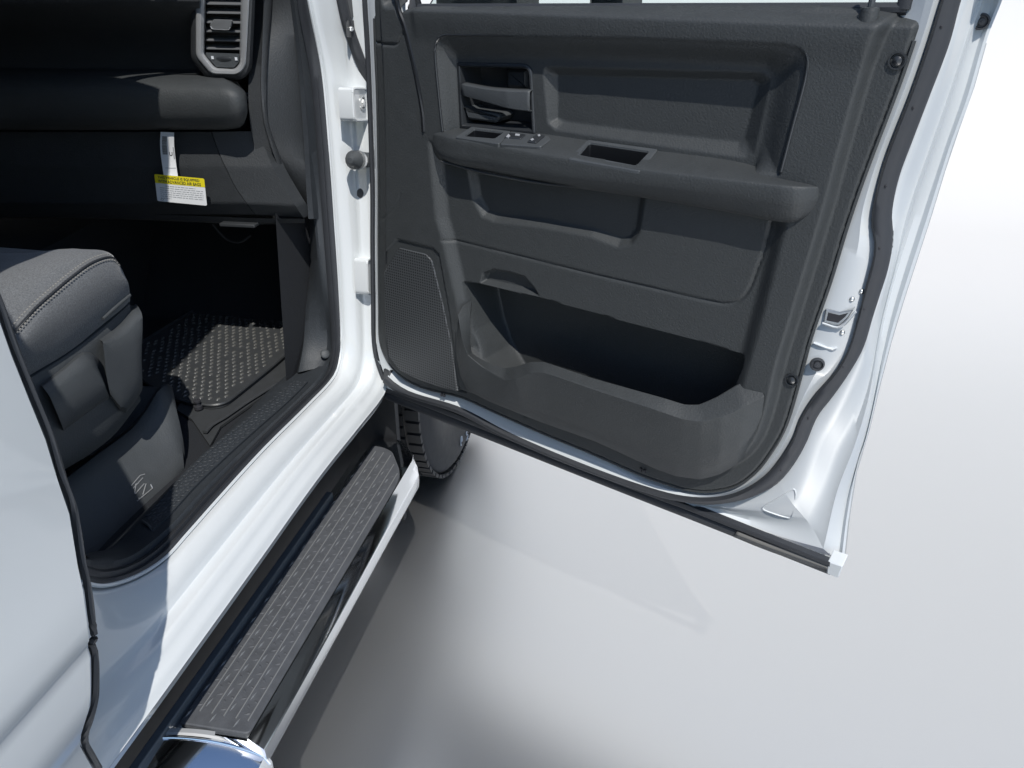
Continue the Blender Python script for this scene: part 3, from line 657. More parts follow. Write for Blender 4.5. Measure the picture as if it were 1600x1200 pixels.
d += .006*ss((P[:, 1]-(belt-.075))/.05)*ss((P[:, 0]-.19)/.02)*ss(-sdf(PL, P)/.02)
d -= .030*ss((P[:, 1]-(belt-.022))/.022)**2*ss((P[:, 0]-.12)/.02)
fU = blend(U_o, U_i); dU = -sdf(U_o, P)
d -= .028*(.12*ss(dU/.004)+.88*ss(fU)) *1.0
d -= .015*np.clip(blend(I_o, I_i)*1.0, 0, 1)
dm = -sdf(MIDP, P)
armz = ss((.0+dm)/.030)
d -= .018*armz*(1-ss(dU/.01))
d -= .014*ss(-sdf(MREC, P)/.018)
dS = dline(SEAM, P); d -= .0035*np.exp(-(dS/.0022)**2)
d -= .014*ss(-sdf(PKB, P)/.007)
pkd = -sdf(PK, P); wl_ = np.interp(P[:, 0], [ST(770, 480)[0], ST(830, 480)[0]], [.016, .004]); mk_ = ss(pkd/wl_); d = d*(1-mk_)-.080*mk_
HB = offset2(rounded([ST(717, 97, 0), ST(834, 99, 0), ST(840, 210, 0), ST(722, 200, 0)], [.006, .02, .004, .004], 5), .006)
mk_ = ss(-sdf(HB, P)/.003); d = d*(1-mk_)-.060*mk_
d -= .005*ss(-sdf(SPK, P)/.003)
for ln, a, wd in ((SAIL, .004, .0022), (ELL, .0015, .002)): d -= a*np.exp(-(dline(ln, P)/wd)**2)
# piping round the upper recess
d -= .010*ss((do+.006)/.006)
keep = do <= 0.0
idx = -np.ones(len(P), int)
quad = np.arange(ns*ntt).reshape(ntt, ns)
q = np.stack([quad[:-1, :-1], quad[:-1, 1:], quad[1:, 1:], quad[1:, :-1]], -1).reshape(-1, 4)
nin = keep[q].sum(1); q = q[nin >= 2]
used = np.unique(q); idx[used] = np.arange(len(used))
PP = P[used].copy(); dd = d[used]; outside = ~keep[used]
# pull the outer fringe of the grid onto the outline
near = np.where(do[used] > -step*.9)[0]
for i in near:
    a = OUT; b = np.roll(OUT, -1, axis=0); e = b-a; t = np.clip(((PP[i]-a)*e).sum(1)/((e*e).sum(1)+1e-12), 0, 1); c = a+t[:, None]*e
    k = np.argmin(((PP[i]-c)**2).sum(1)); PP[i] = c[k]
    if PP[i][1] < belt-.03: dd[i] = .005
Vt = O+PP[:, :1]*E1+PP[:, 1:]*E2+dd[:, None]*E3
trim = mk('door_trim_panel', Vt, idx[q], SOFT, door, face_cam=True, sharp=70)
bead = np.vstack([OUT[:166], OUT[166:]]); bead = resample(np.vstack([OUT, OUT[:1]]), 500); bt = np.array([DW(a, b, .0065) for a, b in bead if b < belt-.03]); tube('trim_edge_bead', bt, .0030, SOFT, door, seg=6)
m = trim.modifiers.new('thick', 'SOLIDIFY'); m.thickness = .003; m.offset = -1

pip = stp([(693, 205), (687, 150), (681, 82), (683, 66), (690, 57), (702, 54), (1000, 58), (1225, 67), (1250, 73), (1261, 84), (1263, 98), (1259, 124), (1240, 195), (1221, 268)], .03, 5, False)
tube('recess_piping', np.array([DW(a, b, .0325) for a, b in pip]), .0024, SMOOTH, door, seg=8)
tube('trim_shadow_strip', np.array([DW(a, b, .0315) for a, b in DIAG]), .0045, LINER_AND_SHADOW, door, seg=8, flat=1)  # dark strip stands in for a thin shadow line across the trim
# ---- armrest
NA = 240
def arm_row(px, d): 
    P = sc(px, NA); return np.array([DP(x, y, d) for x, y in P])
back = [(664, 204), (700, 199), (760, 203), (839, 208), (1000, 232), (1150, 252), (1219, 272), (1268, 283)]
rows = []
bk = arm_row(back, .004)
top = [(671, 208), (700, 214), (760, 223), (850, 240), (1000, 263), (1150, 281), (1230, 290), (1284, 292)]
frt = [(672, 216), (690, 234), (760, 244), (887, 263), (1000, 276), (1150, 293), (1230, 302), (1285, 300)]
fr2 = [(673, 224), (690, 244), (760, 256), (887, 278), (1000, 290), (1150, 309), (1230, 322), (1284, 312)]
bot = [(674, 236), (700, 254), (760, 267), (850, 284), (1000, 305), (1150, 331), (1235, 346), (1276, 332)]
und = [(676, 246), (704, 258), (764, 271), (850, 287), (1000, 308), (1150, 333), (1235, 346), (1262, 336)]
taper = np.ones(70); taper[:6] = [.25, .5, .7, .85, .94, .98]; taper[-7:] = [.98, .95, .88, .78, .64, .48, .30]
def arm(px, dmax, dmin=.012):
    P = sc(px, NA); tp = np.interp(np.linspace(0, 1, NA), np.linspace(0, 1, 70), taper); return np.array([DP(x, y, dmin+(dmax-dmin)*tp[i]) for i, (x, y) in enumerate(P)])
rows = [bk, arm(top, .057), arm(frt, .060), arm(fr2, .057), arm(bot, .042), arm(und, .018), arm([(x, y-4) for x, y in und], -.01, -.01)]
A = np.stack(rows); rows = list(np.stack([cr(A[:, j], 12) for j in range(NA)], 1))
V, Fc = grid(rows)
# ---- the armrest top's plane, wells cut into it
AP = DP(760, 205, .012); _b = DP(760, 221, .056); _c = DP(1100, 274, .056)
AN = np.cross(_c-AP, _b-AP); AN /= np.linalg.norm(AN); AN *= np.sign(AN[2]); AX = _c-AP; AX -= AN*(AX@AN); AX /= np.linalg.norm(AX); AY = np.cross(AN, AX)
def a2(x, y):
    r = ray(x, y); q_ = CAM+r*(np.dot(AN, AP-CAM)/np.dot(AN, r))-AP; return np.array([q_@AX, q_@AY])
TILT = [0., 0., 0.]
def a3(a, b, h): return AP+AX*a+AY*b+AN*(h+TILT[0]+TILT[1]*a+TILT[2]*b)
well1 = [(726, 213), (741, 203.5), (787, 210), (773, 218)]; well2 = [(905, 240), (921, 230), (1014, 243.5), (994, 255)]
cen = V[np.array(Fc)].mean(1); c2 = np.stack([(cen-AP)@AX, (cen-AP)@AY], 1); hh_ = (cen-AP)@AN
cut = np.zeros(len(Fc), bool)
for wl_ in (well1, well2): cut |= (sdf(offset2(np.array([a2(*p) for p in wl_]), -.003), c2) < 0) & (np.abs(hh_) < .02)
fits = []
for ou_ in ([(711, 214), (737, 200), (861, 219), (845, 232)], [(887, 243), (919, 227), (1028, 242), (1000, 261)]):
    k_ = (sdf(np.array([a2(*p) for p in ou_]), c2) < .001) & (np.abs(hh_) < .02)
    G = np.stack([np.ones(k_.sum()), c2[k_, 0], c2[k_, 1]], 1); fits.append(np.linalg.lstsq(G, hh_[k_], rcond=None)[0]); print('fit', fits[-1], k_.sum())
Fc = [f for f, k in zip(Fc, cut) if not k]
armrest = mk('armrest', V, Fc, SOFT, door, face_cam=True, sharp=60)
# a lower lip under the front of the armrest
tube('armrest_lip', np.array([DP(x, y, .043) for x, y in sc([(690, 252), (760, 271), (850, 287), (900, 293)], 20)]), [.004]*14+[.0036, .0032, .0027, .002, .0012, .0005], SOFT, door, seg=8, flat=.6)
def flat(name, px, h0, h1, m, par, r=0, bev=.0012, k=4):
    P = np.array([a2(*p) for p in px]); P = rounded(P, r*.0012, k) if r else P
    V, Fc = slab(P, a3, h0, h1, bev); return mk(name, V, Fc, m, par, recalc=True)
def well(name, outer, inner, m, h=.0022, depth=.026):
    Po = rounded(np.array([a2(*p) for p in outer]), .004, 4); Pi = rounded(np.array([a2(*p) for p in inner]), .004, 4)
    rr = [[a3(*p, -.006) for p in Po], [a3(*p, h-.001) for p in Po], [a3(*p, h) for p in offset2(Po, .001)], [a3(*p, h) for p in offset2(Pi, -.001)], [a3(*p, h-.003) for p in Pi]]
    V, Fc = grid([np.array(q_) for q_ in rr], closed_u=True); n_ = len(Po)
    V2, F2 = grid([np.array([a3(*p, h-.0028) for p in Pi]), np.array([a3(*p, -depth) for p in offset2(Pi, .002)])], closed_u=True); F2.append(tuple(range(n_, 2*n_))); mk(name+'_liner', V2, F2, LINER_AND_SHADOW, door, face_cam=True, sharp=40)
    return mk(name, V, Fc, m, door, face_cam=True, sharp=40)
TILT[:] = fits[0]
well('switch_panel', [(711, 214), (737, 200), (799, 208), (780, 226)], well1, GREY)
flat('switch_plate', [(799.5, 208), (857, 216), (861, 222), (845, 232), (781, 226)], -.006, .0020, GREY, door, 3)
flat('lock_switch', [(788, 218), (797, 212), (822, 215), (814, 221)], .001, .0040, SMOOTH, door, 1.5)
flat('window_switch', [(824, 226), (838, 216), (852, 218), (838, 228)], .001, .0050, SMOOTH, door, 1.5)
for px, h_ in ((((791, 218), (795, 214), (798, 217), (795, 219)), .0046), (((806, 214), (813, 215), (812, 217.5), (805, 216.5)), .0046), (((829, 224), (833, 222), (835, 224), (831, 225.5)), .0056), (((840, 218), (844, 217), (845, 219), (842, 220)), .0056)):
    flat('switch_symbol', px, .002, h_, GREYINK, door, 0, .0002)
TILT[:] = fits[1]
well('armrest_cup', [(887, 243), (919, 227), (1028, 242), (1000, 261)], well2, GREY)
# ---- inner handle: bezel with pocket, lever, lower cup
bz_o = rounded([ST(717, 97, 0), ST(834, 99, 0), ST(840, 210, 0), ST(722, 200, 0)], [.006, .02, .004, .004], 5)
bz_i = offset2(bz_o, .0085)
mb = MB(); nb = len(bz_o)
rows = [np.array([DW(*p, -.012) for p in bz_o]), np.array([DW(*p, .006) for p in bz_o]), np.array([DW(*p, .008) for p in offset2(bz_o, .002)]), np.array([DW(*p, .008) for p in offset2(bz_o, .006)]), np.array([DW(*p, .004) for p in bz_i]), np.array([DW(*p, -.050) for p in offset2(bz_o, .013)])]
V, Fc = grid(rows, closed_u=True); Fc.append(tuple(range(5*nb, 6*nb))); mb.add(V, Fc)
bez = mb.build('handle_bezel', SMOOTH, door, face_cam=True, sharp=50)
lever = [((722, 131), .010), ((760, 138), .016), ((795, 141), .020), ((829, 142), .014)]
lb = [((724, 150), .010), ((760, 160), .016), ((795, 170), .020), ((829, 175), .014)]
def lrow(pts, off=0, n=24):
    P = sc([p for p, _ in pts], n); dv = np.interp(np.linspace(0, 1, n), np.linspace(0, 1, len(pts)), [v for _, v in pts])
    return np.array([DP(x, y, v+off) for (x, y), v in zip(P, dv)])
t0, b0 = lrow(lever), lrow(lb)
rows = [t0-E3*.012+E2*.002, t0+E2*.0005, t0*.94+b0*.06+E3*.003, t0*.5+b0*.5+E3*.004, t0*.06+b0*.94+E3*.002, b0-E3*.002, b0-E3*.012]
V, Fc = grid(rows); mk('door_handle', V, Fc, GREY, door, face_cam=True, sharp=40, solid=.002)
cup = rounded([ST(732, 163, -.015), ST(742, 170, -.015), ST(785, 176, -.015), ST(790, 181, -.015), ST(782, 190, -.015), ST(739, 184, -.015)], .003)
V, Fc = slab(cup, DW, -.045, .003, .004); mk('handle_cup', V, Fc, GREY, door, recalc=True)
V, Fc = slab(rounded([ST(794, 107, -.02), ST(826, 107, -.02), ST(828, 139, -.02), ST(794, 137, -.02)], .006), DW, -.048, -.012, .006); mk('handle_pad', V, Fc, SMOOTH, door, recalc=True)

# ---- map pocket
lip_in = [(737, 470), (735, 490), (735, 535), (738, 553), (760, 566), (788, 575), (806, 573), (828, 566), (850, 566), (925, 591), (1037, 622), (1070, 632), (1092, 632), (1120, 620), (1150, 602), (1180, 588)]
lip_out = [(722, 480), (716, 492), (722, 530), (731, 555), (755, 575), (788, 594), (806, 592), (830, 583), (852, 583), (925, 608), (1037, 645), (1066, 655), (1096, 659), (1128, 652), (1162, 636), (1194, 620)]
face1 = [(716, 500), (715, 535), (720, 575), (730, 600), (760, 617), (790, 628), (812, 633), (835, 636), (858, 642), (925, 664), (1037, 700), (1066, 708), (1096, 711), (1126, 706), (1158, 690), (1190, 650)]
botp = [(717, 520), (717, 560), (724, 590), (736, 612), (766, 628), (796, 640), (815, 648), (838, 657), (860, 665), (930, 690), (1020, 731), (1056, 744), (1094, 749), (1125, 741), (1156, 722), (1180, 680)]
def mp(px, dv, n=90):
    per = 6; q_ = np.arange((len(px)-1)*per+1)/per; ii = np.arange(len(px)); P_ = np.array(px, float)
    S_ = cr(P_, per); L_ = np.stack([np.interp(q_, ii, P_[:, 0]), np.interp(q_, ii, P_[:, 1])], 1); P = S_*.35+L_*.65; D_ = np.interp(q_, ii, dv); return np.array([DP(x, y, v) for (x, y), v in zip(P, D_)])
dl = [.036, .05, .06, .062, .064, .074, .082, .085, .086, .088, .088, .085, .08, .07, .055, .036]
li = mp(lip_in, [v-.026 for v in dl]); lo_ = mp(lip_out, dl); f1 = mp(face1, [min(v, .066) for v in dl]); fb = mp(botp, [.030]*16)
in2 = mp([(x, y+5) for x, y in lip_in], [v-.031 for v in dl]); in3 = mp([(x, y+42) for x, y in lip_in], [.002 for v in dl])
rows = [in3, in2, li, li*.93+lo_*.07+E2*.002, li*.06+lo_*.94+E2*.0015, lo_, lo_*.9+f1*.1-E3*.001, f1, f1*.5+fb*.5+E3*.008, fb, fb-E3*.01]
V, Fc = grid(rows); pocket = mk('map_pocket', V, Fc, GREY if False else SOFT, door, face_cam=True, sharp=28)
# ---- speaker grille
gp = stp([(623, 386), (666, 396), (676, 406), (692, 470), (707, 540), (716, 612), (690, 606), (655, 594), (625, 580), (607, 556), (602, 520), (600, 425)], .027)
V, Fc = slab(rounded(gp, .006, 3), DW, .018, .0290, .003); mk('speaker_grille', V, Fc, GRILLE, door, recalc=True)
# ---- trim clips, small marks, lock pin
for x, y, d_ in ((1402, 95, .012), (1237, 594, .012)):
    V, Fc = ring(DP(x, y, d_), E3, [(.012, -.004), (.0115, .0015), (.0095, .0015), (.0085, -.003), (.0065, -.003), (.006, .002), (.003, .004), (.0003, .0045)]); mk('trim_clip', V, Fc, SMOOTH, door, recalc=True)
for x, y in ((692, 617), (1004, 735)):
    c = DP(x, y, .014); mb = MB(); mb.add(*box(c-E1*.004, E1*.002, E2*.004, E3*.002)); mb.add(*box(c+E1*.004, E1*.0025, E2*.003, E3*.002)); mb.build('clip_slot', INK, door, recalc=True)
lb_ = DP(1359, 20, .018); V, Fc = ring(lb_+E2*.006, E2, [(.013, -.03), (.012, -.004), (.011, .0), (.007, .001), (.0045, .001)], 16); lk = mk('lock_knob', V, Fc, SOFT, door, recalc=True)
tube('lock_pin', [lb_, lb_+E2*.05], .0045, GREY, door, seg=10)
# ---- window: glass, channel, frame, far mirror
wl = ST(640, 12, -.01); wr = ST(1405, 12, -.01)
mk('window_pane', [DW(wl[0]-.02, wl[1]-.05, -.035), DW(wr[0]+.04, wr[1]-.05, -.035), DW(wr[0]-.02, wr[1]+.40, -.075), DW(wl[0]+.34, wl[1]+.40, -.075)], [(0, 1, 2, 3)], GLASS, door, smooth=False, solid=.004)
tube('belt_seal', [DW(wl[0], wl[1]-.001, -.012), DW(wr[0]+.01, wr[1]-.001, -.012)], .008, RUBBER, door)
mb = MB(); a = DP(1412, 14, -.01); b = DP(1455, -160, -.01); 
tube('window_channel', [a, a*.5+b*.5, b], .010, RUBBER, door, flat=.7)
tube('sail_channel', [DP(650, 16, -.012), DP(640, -80, -.02), DW(.42, 1.28, -.08)], .014, RUBBER, door)
tube('window_frame', [DW(.12, 1.02, -.06), DW(.45, 1.29, -.08), DW(1.0, 1.31, -.085), DW(1.14, 1.20, -.08), DW(1.13, .95, -.06)], .028, PAINT, door)
mc = DW(.36, 0, 0)
for name, x0, x1 in (('mirror_housing', 678, 804), ('mirror_arm', 918, 969)):
    dd_ = -.20; p = [ST(x0, 11, dd_), ST(x1, 11, dd_)]
    V, Fc = slab(rounded([(p[0][0], p[0][1]-.05), (p[1][0], p[1][1]-.05), (p[1][0], p[1][1]+.25), (p[0][0], p[0][1]+.25)], .012), DW, dd_-.09, dd_, .008); mk(name, V, Fc, SMOOTH, door, recalc=True)

# ------------------------------------------------------------------ dashboard
def pyc(pts, Y, n=50): return np.array([PY(x, y, Y) for x, y in (sc(pts, n) if len(pts) > 2 else resample(np.array(pts, float), n))])
# upper dash and shelf
ud = loft('dashboard', [pyc([(-260, -160), (310, -150)], 1.70), pyc([(-260, -40), (312, -30)], 1.56), pyc([(-260, -2), (312, 2)], 1.55), pyc([(-260, 16), (312, 20)], 1.58), pyc([(-260, 60), (312, 62)], 1.66), pyc([(-260, 104), (314, 108)], 1.68), pyc([(-260, 112), (316, 116)], 1.60)], DASH, truck, n=50, sub=3)
# padded roll across the dash with a rounded right end
def roll_row(y, Y, xe, ye, Ye):
    pts = [PY(x, y+(ye-y)*max(0, (x-200)/200)*.4, Y) for x in np.linspace(-260, xe-26, 40)]
    a = PY(xe-12, y+(ye-y)*.7, Y+.008); b = PY(xe-3, ye, Ye+.015); c = PY(xe-1, ye, Ye+.06)
    return np.array(pts+[a, b, c])
rows = [roll_row(112, 1.62, 372, 128, 1.62), roll_row(121, 1.545, 380, 138, 1.56), roll_row(134, 1.51, 385, 146, 1.52), roll_row(152, 1.50, 387, 158, 1.51), roll_row(172, 1.502, 388, 172, 1.51), roll_row(187, 1.51, 386, 184, 1.52), roll_row(199, 1.53, 382, 194, 1.54), roll_row(204, 1.60, 374, 202, 1.60)]
rows = [resample(r, 60) for r in rows]; A = np.stack(rows); rows = list(np.stack([cr(A[:, j], 3) for j in range(60)], 1))
V, Fc = grid(rows); mk('padded_dash_roll', V, Fc, SOFT, ud, face_cam=True, sharp=60)
# lower dash beside the glove box, glove box door with its seam
seam = [(330, 206), (337, 226), (345, 247), (356, 270), (367, 292), (382, 314), (398, 335)]
sm_ = np.array(sc(seam, 40))
rows = [np.array([PY(f*x+(1-f)*(-260), y, Yv) for (x, y), Yv in zip(sm_-np.array([1.2, 0]), np.interp(np.linspace(0, 1, 40), [0, .4, .85, 1], [1.575, 1.56, 1.565, 1.59]))]) for f in np.linspace(0, 1, 14)]
edge_ = rows[-1]+np.array([.001, .012, 0])
V, Fc = grid(rows+[edge_]); gb = mk('glove_box_door', V, Fc, DASH, ud, face_cam=True, sharp=50)
rgt = [(404, 205), (412, 226), (420, 247), (432, 272), (446, 296), (462, 322), (474, 340)]
Yv = np.interp(np.linspace(0, 1, 40), [0, .4, .85, 1], [1.575, 1.56, 1.565, 1.59])
rr_ = np.array([PY(x, y, v+.02) for (x, y), v in zip(sc(rgt, 40), Yv)]); ll_ = np.array([PY(x+1.2, y, v) for (x, y), v in zip(sm_, Yv)])
V, Fc = grid([ll_+np.array([-.001, .012, 0]), ll_]+[ll_*(1-f)+rr_*f for f in (.3, .6, .85)]+[rr_, rr_+np.array([.01, .03, 0])]); mk('lower_dash_trim', V, Fc, DASH, ud, face_cam=True, sharp=50)
# under edge
rows = [pyc([(-260, 331), (150, 333), (300, 337), (400, 341), (476, 342)], 1.59), pyc([(-260, 338), (150, 340), (300, 345), (400, 349), (476, 347)], 1.60), pyc([(-260, 340), (150, 342), (300, 347), (400, 351), (476, 349)], 1.72)]
V, Fc = grid(rows); mk('dash_underside', V, Fc, DASH, ud, face_cam=True)
V, Fc = box(PY(380, 347, 1.61), np.array([.045, 0, .001]), np.array([0, .03, 0]), np.array([0, 0, .004])); mk('dash_panel_clip', V, Fc, DASH, ud, recalc=True, bevel=.002)
tube('hanging_cable', cr([PY(332, 350, 1.70), PY(345, 366, 1.70), PY(358, 376, 1.70), PY(376, 378, 1.70), PY(392, 368, 1.72)], 5), .003, DARKM, ud, seg=6)
# end panel with its vertical ridge
e0 = [(396, -120), (395, 0), (392, 80), (388, 140), (392, 200), (404, 245), (425, 285), (452, 325), (466, 340)]
e1 = [(409, -120), (411, 0), (409, 70), (407, 131), (411, 187), (422, 227), (443, 283), (464, 326), (474, 341)]
e2 = [(423, -120), (425, 0), (420, 70), (417, 131), (419, 187), (431, 227), (454, 285), (473, 330), (478, 341)]
e3 = [(440, -120), (452, -10), (462, 70), (468, 131), (472, 187), (475, 227), (478, 285), (481, 330), (482, 342)]
e4 = [(452, -120), (466, -10), (478, 70), (485, 131), (490, 187), (493, 227), (497, 285), (501, 330), (503, 342)]
def pe(pts, Y): return np.array([PX(x, y, Y) for x, y in sc(pts, 60)])
ep = [pe(e0, -.235), pe(e1, -.205), pe([(x+1, y) for x, y in e1], -.196), pe([(x*.5+a*.5, y*.5+b*.5) for (x, y), (a, b) in zip(e1, e2)], -.192), pe([(x-1, y) for x, y in e2], -.190), pe(e2, -.196), pe([(x*.5+a*.5, y*.5+b*.5) for (x, y), (a, b) in zip(e2, e3)], -.172), pe(e3, -.150)]
V, Fc = grid([ep[0]+np.array([-.02, .05, 0])]+ep+[ep[-1]+np.array([.006, .02, 0])]); mk('dash_end_panel', V, Fc, DASH, ud, face_cam=True, sharp=40)
loft('pillar_inner_trim', [pe(e3, -.148), pe([(x*.6+a*.4, y*.6+b*.4) for (x, y), (a, b) in zip(e3, e4)], -.136), pe([(x*.2+a*.8, y*.2+b*.8) for (x, y), (a, b) in zip(e3, e4)], -.134), pe([(x+6, y) for x, y in e4], -.126)], BLACK, truck, n=60)
_p0 = PY(440, -150, 1.80); _p1 = PY(440, 345, 1.80); V = [(-1.76, 1.80, 1.5), (_p0[0], 1.80, 1.5), (_p1[0], 1.80, _p1[2]), (-1.76, 1.80, _p1[2])]; mk('dash_backing', V, [(0, 1, 2, 3)], DASH, ud, smooth=False, face_cam=True, solid=.004)
# vent: housing, bezel, blades, tab, wheel
VY = 1.575
def vp(x, y, dy=0): return PY(x, y, VY+dy)
vo = rounded([(306, -120), (306, 88), (330, 116), (372, 117), (384, 104), (396, -120)], 8, 5)
vi = rounded([(323, -120), (320, 84), (337, 105), (366, 107), (374, 98), (379, -120)], 5, 5)
hs = rounded([(299, -125), (298, 92), (324, 124), (380, 125), (394, 108), (404, -125)], 10, 5)
def rowp(P, dy): return np.array([vp(x, y, dy) for x, y in P])
V, Fc = grid([rowp(hs, .05), rowp(hs, .010), rowp(vo*.5+hs*.5, -.002), rowp(vo, -.004), rowp(vo, .004)], closed_u=True); hous = mk('vent_housing', V, Fc, DASH, ud, face_cam=True, sharp=60)
V, Fc = grid([rowp(vo, .006), rowp(vo, -.008), rowp(vo*.85+vi*.15, -.0105), rowp(vo*.45+vi*.55, -.0095), rowp(vi*.85+vo*.15, -.003), rowp(vi, .012), rowp(vi, .05)], closed_u=True)
vent = mk('air_vent', V, Fc, GLOSSY, truck, face_cam=True, sharp=40)
nv = len(vi); Vb = rowp(vi, .055); mk('vent_back', Vb, [tuple(range(nv))], INK, vent, face_cam=True, smooth=False)
for y in (-110, -96, -82, -68, -54, -40, -26, -12, 7, 21, 36, 50, 64, 77):
    xl_ = 322; xr_ = 377
    a, b = vp(xl_, y-2, .012), vp(xr_, y-1, .012); a2_, b2_ = vp(xl_, y-9, .045), vp(xr_, y-8, .045)
    th = np.array([0, 0, -.0028]); V = [a, b, b2_, a2_, a+th, b+th, b2_+th, a2_+th]
    mk('vent_blade', V, [(0, 1, 2, 3), (7, 6, 5, 4), (0, 4, 5, 1), (1, 5, 6, 2), (2, 6, 7, 3), (3, 7, 4, 0)], VENTG, vent, smooth=False, bevel=.0006)
tab = rounded([(328, 38), (334, 30), (364, 31), (362, 41), (357, 46), (330, 45)], 2, 3)
V, Fc = grid([rowp(tab, .014), rowp(tab, -.008), rowp(tab*.9+np.array([346, 38])*.1, -.011)], closed_u=True); Fc.append(tuple(range(2*len(tab), 3*len(tab)))); tb = mk('vent_tab', V, Fc, VENTG, vent, face_cam=True, sharp=40)
tube('tab_rim', np.array([vp(x, y, -.010) for x, y in cr(np.array([(329, 41), (332, 45), (345, 46), (357, 46), (360, 42)], float), 4)]), .0012, GLOSSY, vent, seg=5)
pan = rounded([(321, 82), (374, 84), (374, 97), (366, 106), (338, 105), (322, 87)], 2, 3)
V, Fc = grid([rowp(pan, .02), rowp(pan, .0), rowp(pan*.97+np.array([348, 93])*.03, -.001)], closed_u=True); Fc.append(tuple(range(2*len(pan), 3*len(pan)))); mk('vent_lower_panel', V, Fc, GREY, vent, face_cam=True, sharp=40)
wc = vp(352, 91.5, .004); rows = []
for k in range(13):
    t = -1+2*k/12; rr = .0068*math.sqrt(max(0.05, 1-.45*t*t)); rows.append(np.array([wc+np.array([t*.017, -rr*math.cos(a)*1.2, rr*math.sin(a)]) for a in np.linspace(0, 2*math.pi, 14, endpoint=False)]))
V, Fc = grid(rows, closed_u=True); mk('vent_wheel', V, Fc, SMOOTH, vent, recalc=True, sharp=60)
for k, (x, y) in enumerate(((332, 90), (369, 92))):
    c = vp(x, y, -.0025); V, Fc = box(c, np.array([.0026, 0, 0]), np.array([0, .0006, 0]), np.array([0, 0, .0030])); mk('vent_symbol', V, Fc, WHITEP, vent, smooth=False)

# ------------------------------------------------------------------ passenger seat
def sx(pts, X, n=50, front=True):
    P = np.array([PX(x, y, X) for x, y in sc(pts, n)])
    if front:
        e = P[-1]; P = np.vstack([P, [e+np.array([-.02, .004, -.002]), e+np.array([-.10, .0, -.004]), e+np.array([-.45, -.01, 0])]])
    return P
q0 = [(-160, 610), (-60, 612), (20, 592), (70, 566), (112, 540), (161, 500), (198, 470), (203, 462)]
q1 = [(-160, 600), (-60, 590), (20, 562), (70, 528), (112, 500), (161, 462), (192, 445), (201, 444)]
q2 = [(-160, 590), (-60, 575), (18, 530), (56, 487), (85, 461), (112, 438), (145, 414), (175, 405), (190, 420)]
q2b = [(-160, 584), (-60, 566), (12, 520), (50, 480), (80, 453), (108, 430), (142, 407), (172, 399), (184, 411)]
q3 = [(-160, 560), (-60, 530), (0, 492), (40, 456), (85, 420), (120, 400), (150, 392), (170, 396), (180, 405)]
q4 = [(-160, 500), (-60, 465), (0, 441), (37, 418), (70, 403), (105, 389), (135, 390), (160, 392), (170, 397)]
rows = [sx([(x, y+10) for x, y in q0], -.335), sx(q0, -.312), sx(q1, -.298), sx([(x*.5+a*.5, y*.5+b*.5) for (x, y), (a, b) in zip(sc(q1, 20), sc(q2, 20))], -.297), sx(q2, -.306), sx(q2b, -.316), sx(q3, -.335), sx(q4, -.375)]
far = rows[-1].copy(); far[:, 0] -= .10; far[:, 2] -= .016; far2 = far.copy(); far2[:, 0] -= .30; far2[:, 2] -= .02
rows += [far, far2]
N_ = 53; A = np.stack([r for r in rows]); 
rows2 = list(np.stack([cr(A[:, j], 4) for j in range(A.shape[1])], 1))
V, Fc = grid(rows2); seat = mk('passenger_seat', V, Fc, FABRIC, truck, face_cam=True, sharp=80)
# stitched seam: groove bead and two rows of stitches
g1 = np.array([PX(x, y, -.3085) for x, y in sc([(a*.5+c*.5, b*.5+d_*.5) for (a, b), (c, d_) in zip(q2[2:], q2b[2:])], 60)])+np.array([.002, -.0012, .0012])
tube('seam_bead', g1, .0016, RUBBER, seat, seg=6)
mb = MB()
for off in (np.array([.0035, -.002, -.0035]), np.array([-.004, -.001, .0055])):
    Q = resample(g1+off, 90)
    for i in range(0, 88, 2): mb.add(*frame_tube(Q[i:i+2], .0011, 5))
mb.build('stitching', THREAD, seat, recalc=True, kind='stuff')
tube('cushion_piping', np.array([PX(x, y, -.305) for x, y in sc([(161, 498), (175, 485), (190, 472), (203, 461)], 20)]), .003, GREY, seat, seg=8)
# dark plastic valance under the cushion
v0 = [(-160, 640), (20, 604), (70, 577), (112, 550), (161, 512), (204, 474)]
v1 = [(-160, 700), (40, 632), (80, 608), (120, 582), (165, 548), (212, 508)]
v2 = [(-160, 780), (60, 690), (90, 672), (130, 650), (172, 622), (214, 596)]
v3 = [(-160, 860), (75, 742), (100, 728), (140, 704), (180, 672), (220, 620)]
val = loft('seat_valance', [sx([(x, y-10) for x, y in v0], -.34), sx(v0, -.318), sx(v1, -.312), sx(v2, -.305), sx(v3, -.315), sx([(x, y+6) for x, y in v3], -.36)], GREY, truck, n=53, sub=3)
# tall rounded front piece
fp_t = [(157, 532), (185, 512), (205, 490), (214, 480), (221, 484)]
fp_m = [(161, 537), (184, 532), (206, 516), (218, 500), (223, 496)]
fp_l = [(166, 585), (188, 586), (208, 580), (220, 568), (225, 560)]
fp_b = [(172, 615), (186, 632), (194, 640), (212, 620), (225, 596)]
loft('seat_front_shroud', [sx([(x-4, y-6) for x, y in fp_t], -.34), sx(fp_t, -.305), sx(fp_m, -.284), sx(fp_l, -.280), sx(fp_b, -.290), sx([(x, y+8) for x, y in fp_b], -.33)], GREY, val, n=30, sub=3)
# raised switch block on the valance
bl_t = [(66, 604), (100, 578), (131, 553), (146, 555), (156, 564)]
bl_m = [(78, 620), (108, 598), (140, 574), (152, 575), (158, 584)]
bl_b = [(98, 668), (125, 648), (158, 624), (166, 620), (170, 618)]
loft('seat_switch_block', [sx([(x-3, y-4) for x, y in bl_t], -.325), sx(bl_t, -.302), sx(bl_m, -.286), sx(bl_b, -.290), sx([(x+1, y+5) for x, y in bl_b], -.32)], GREY, val, n=30, sub=2)
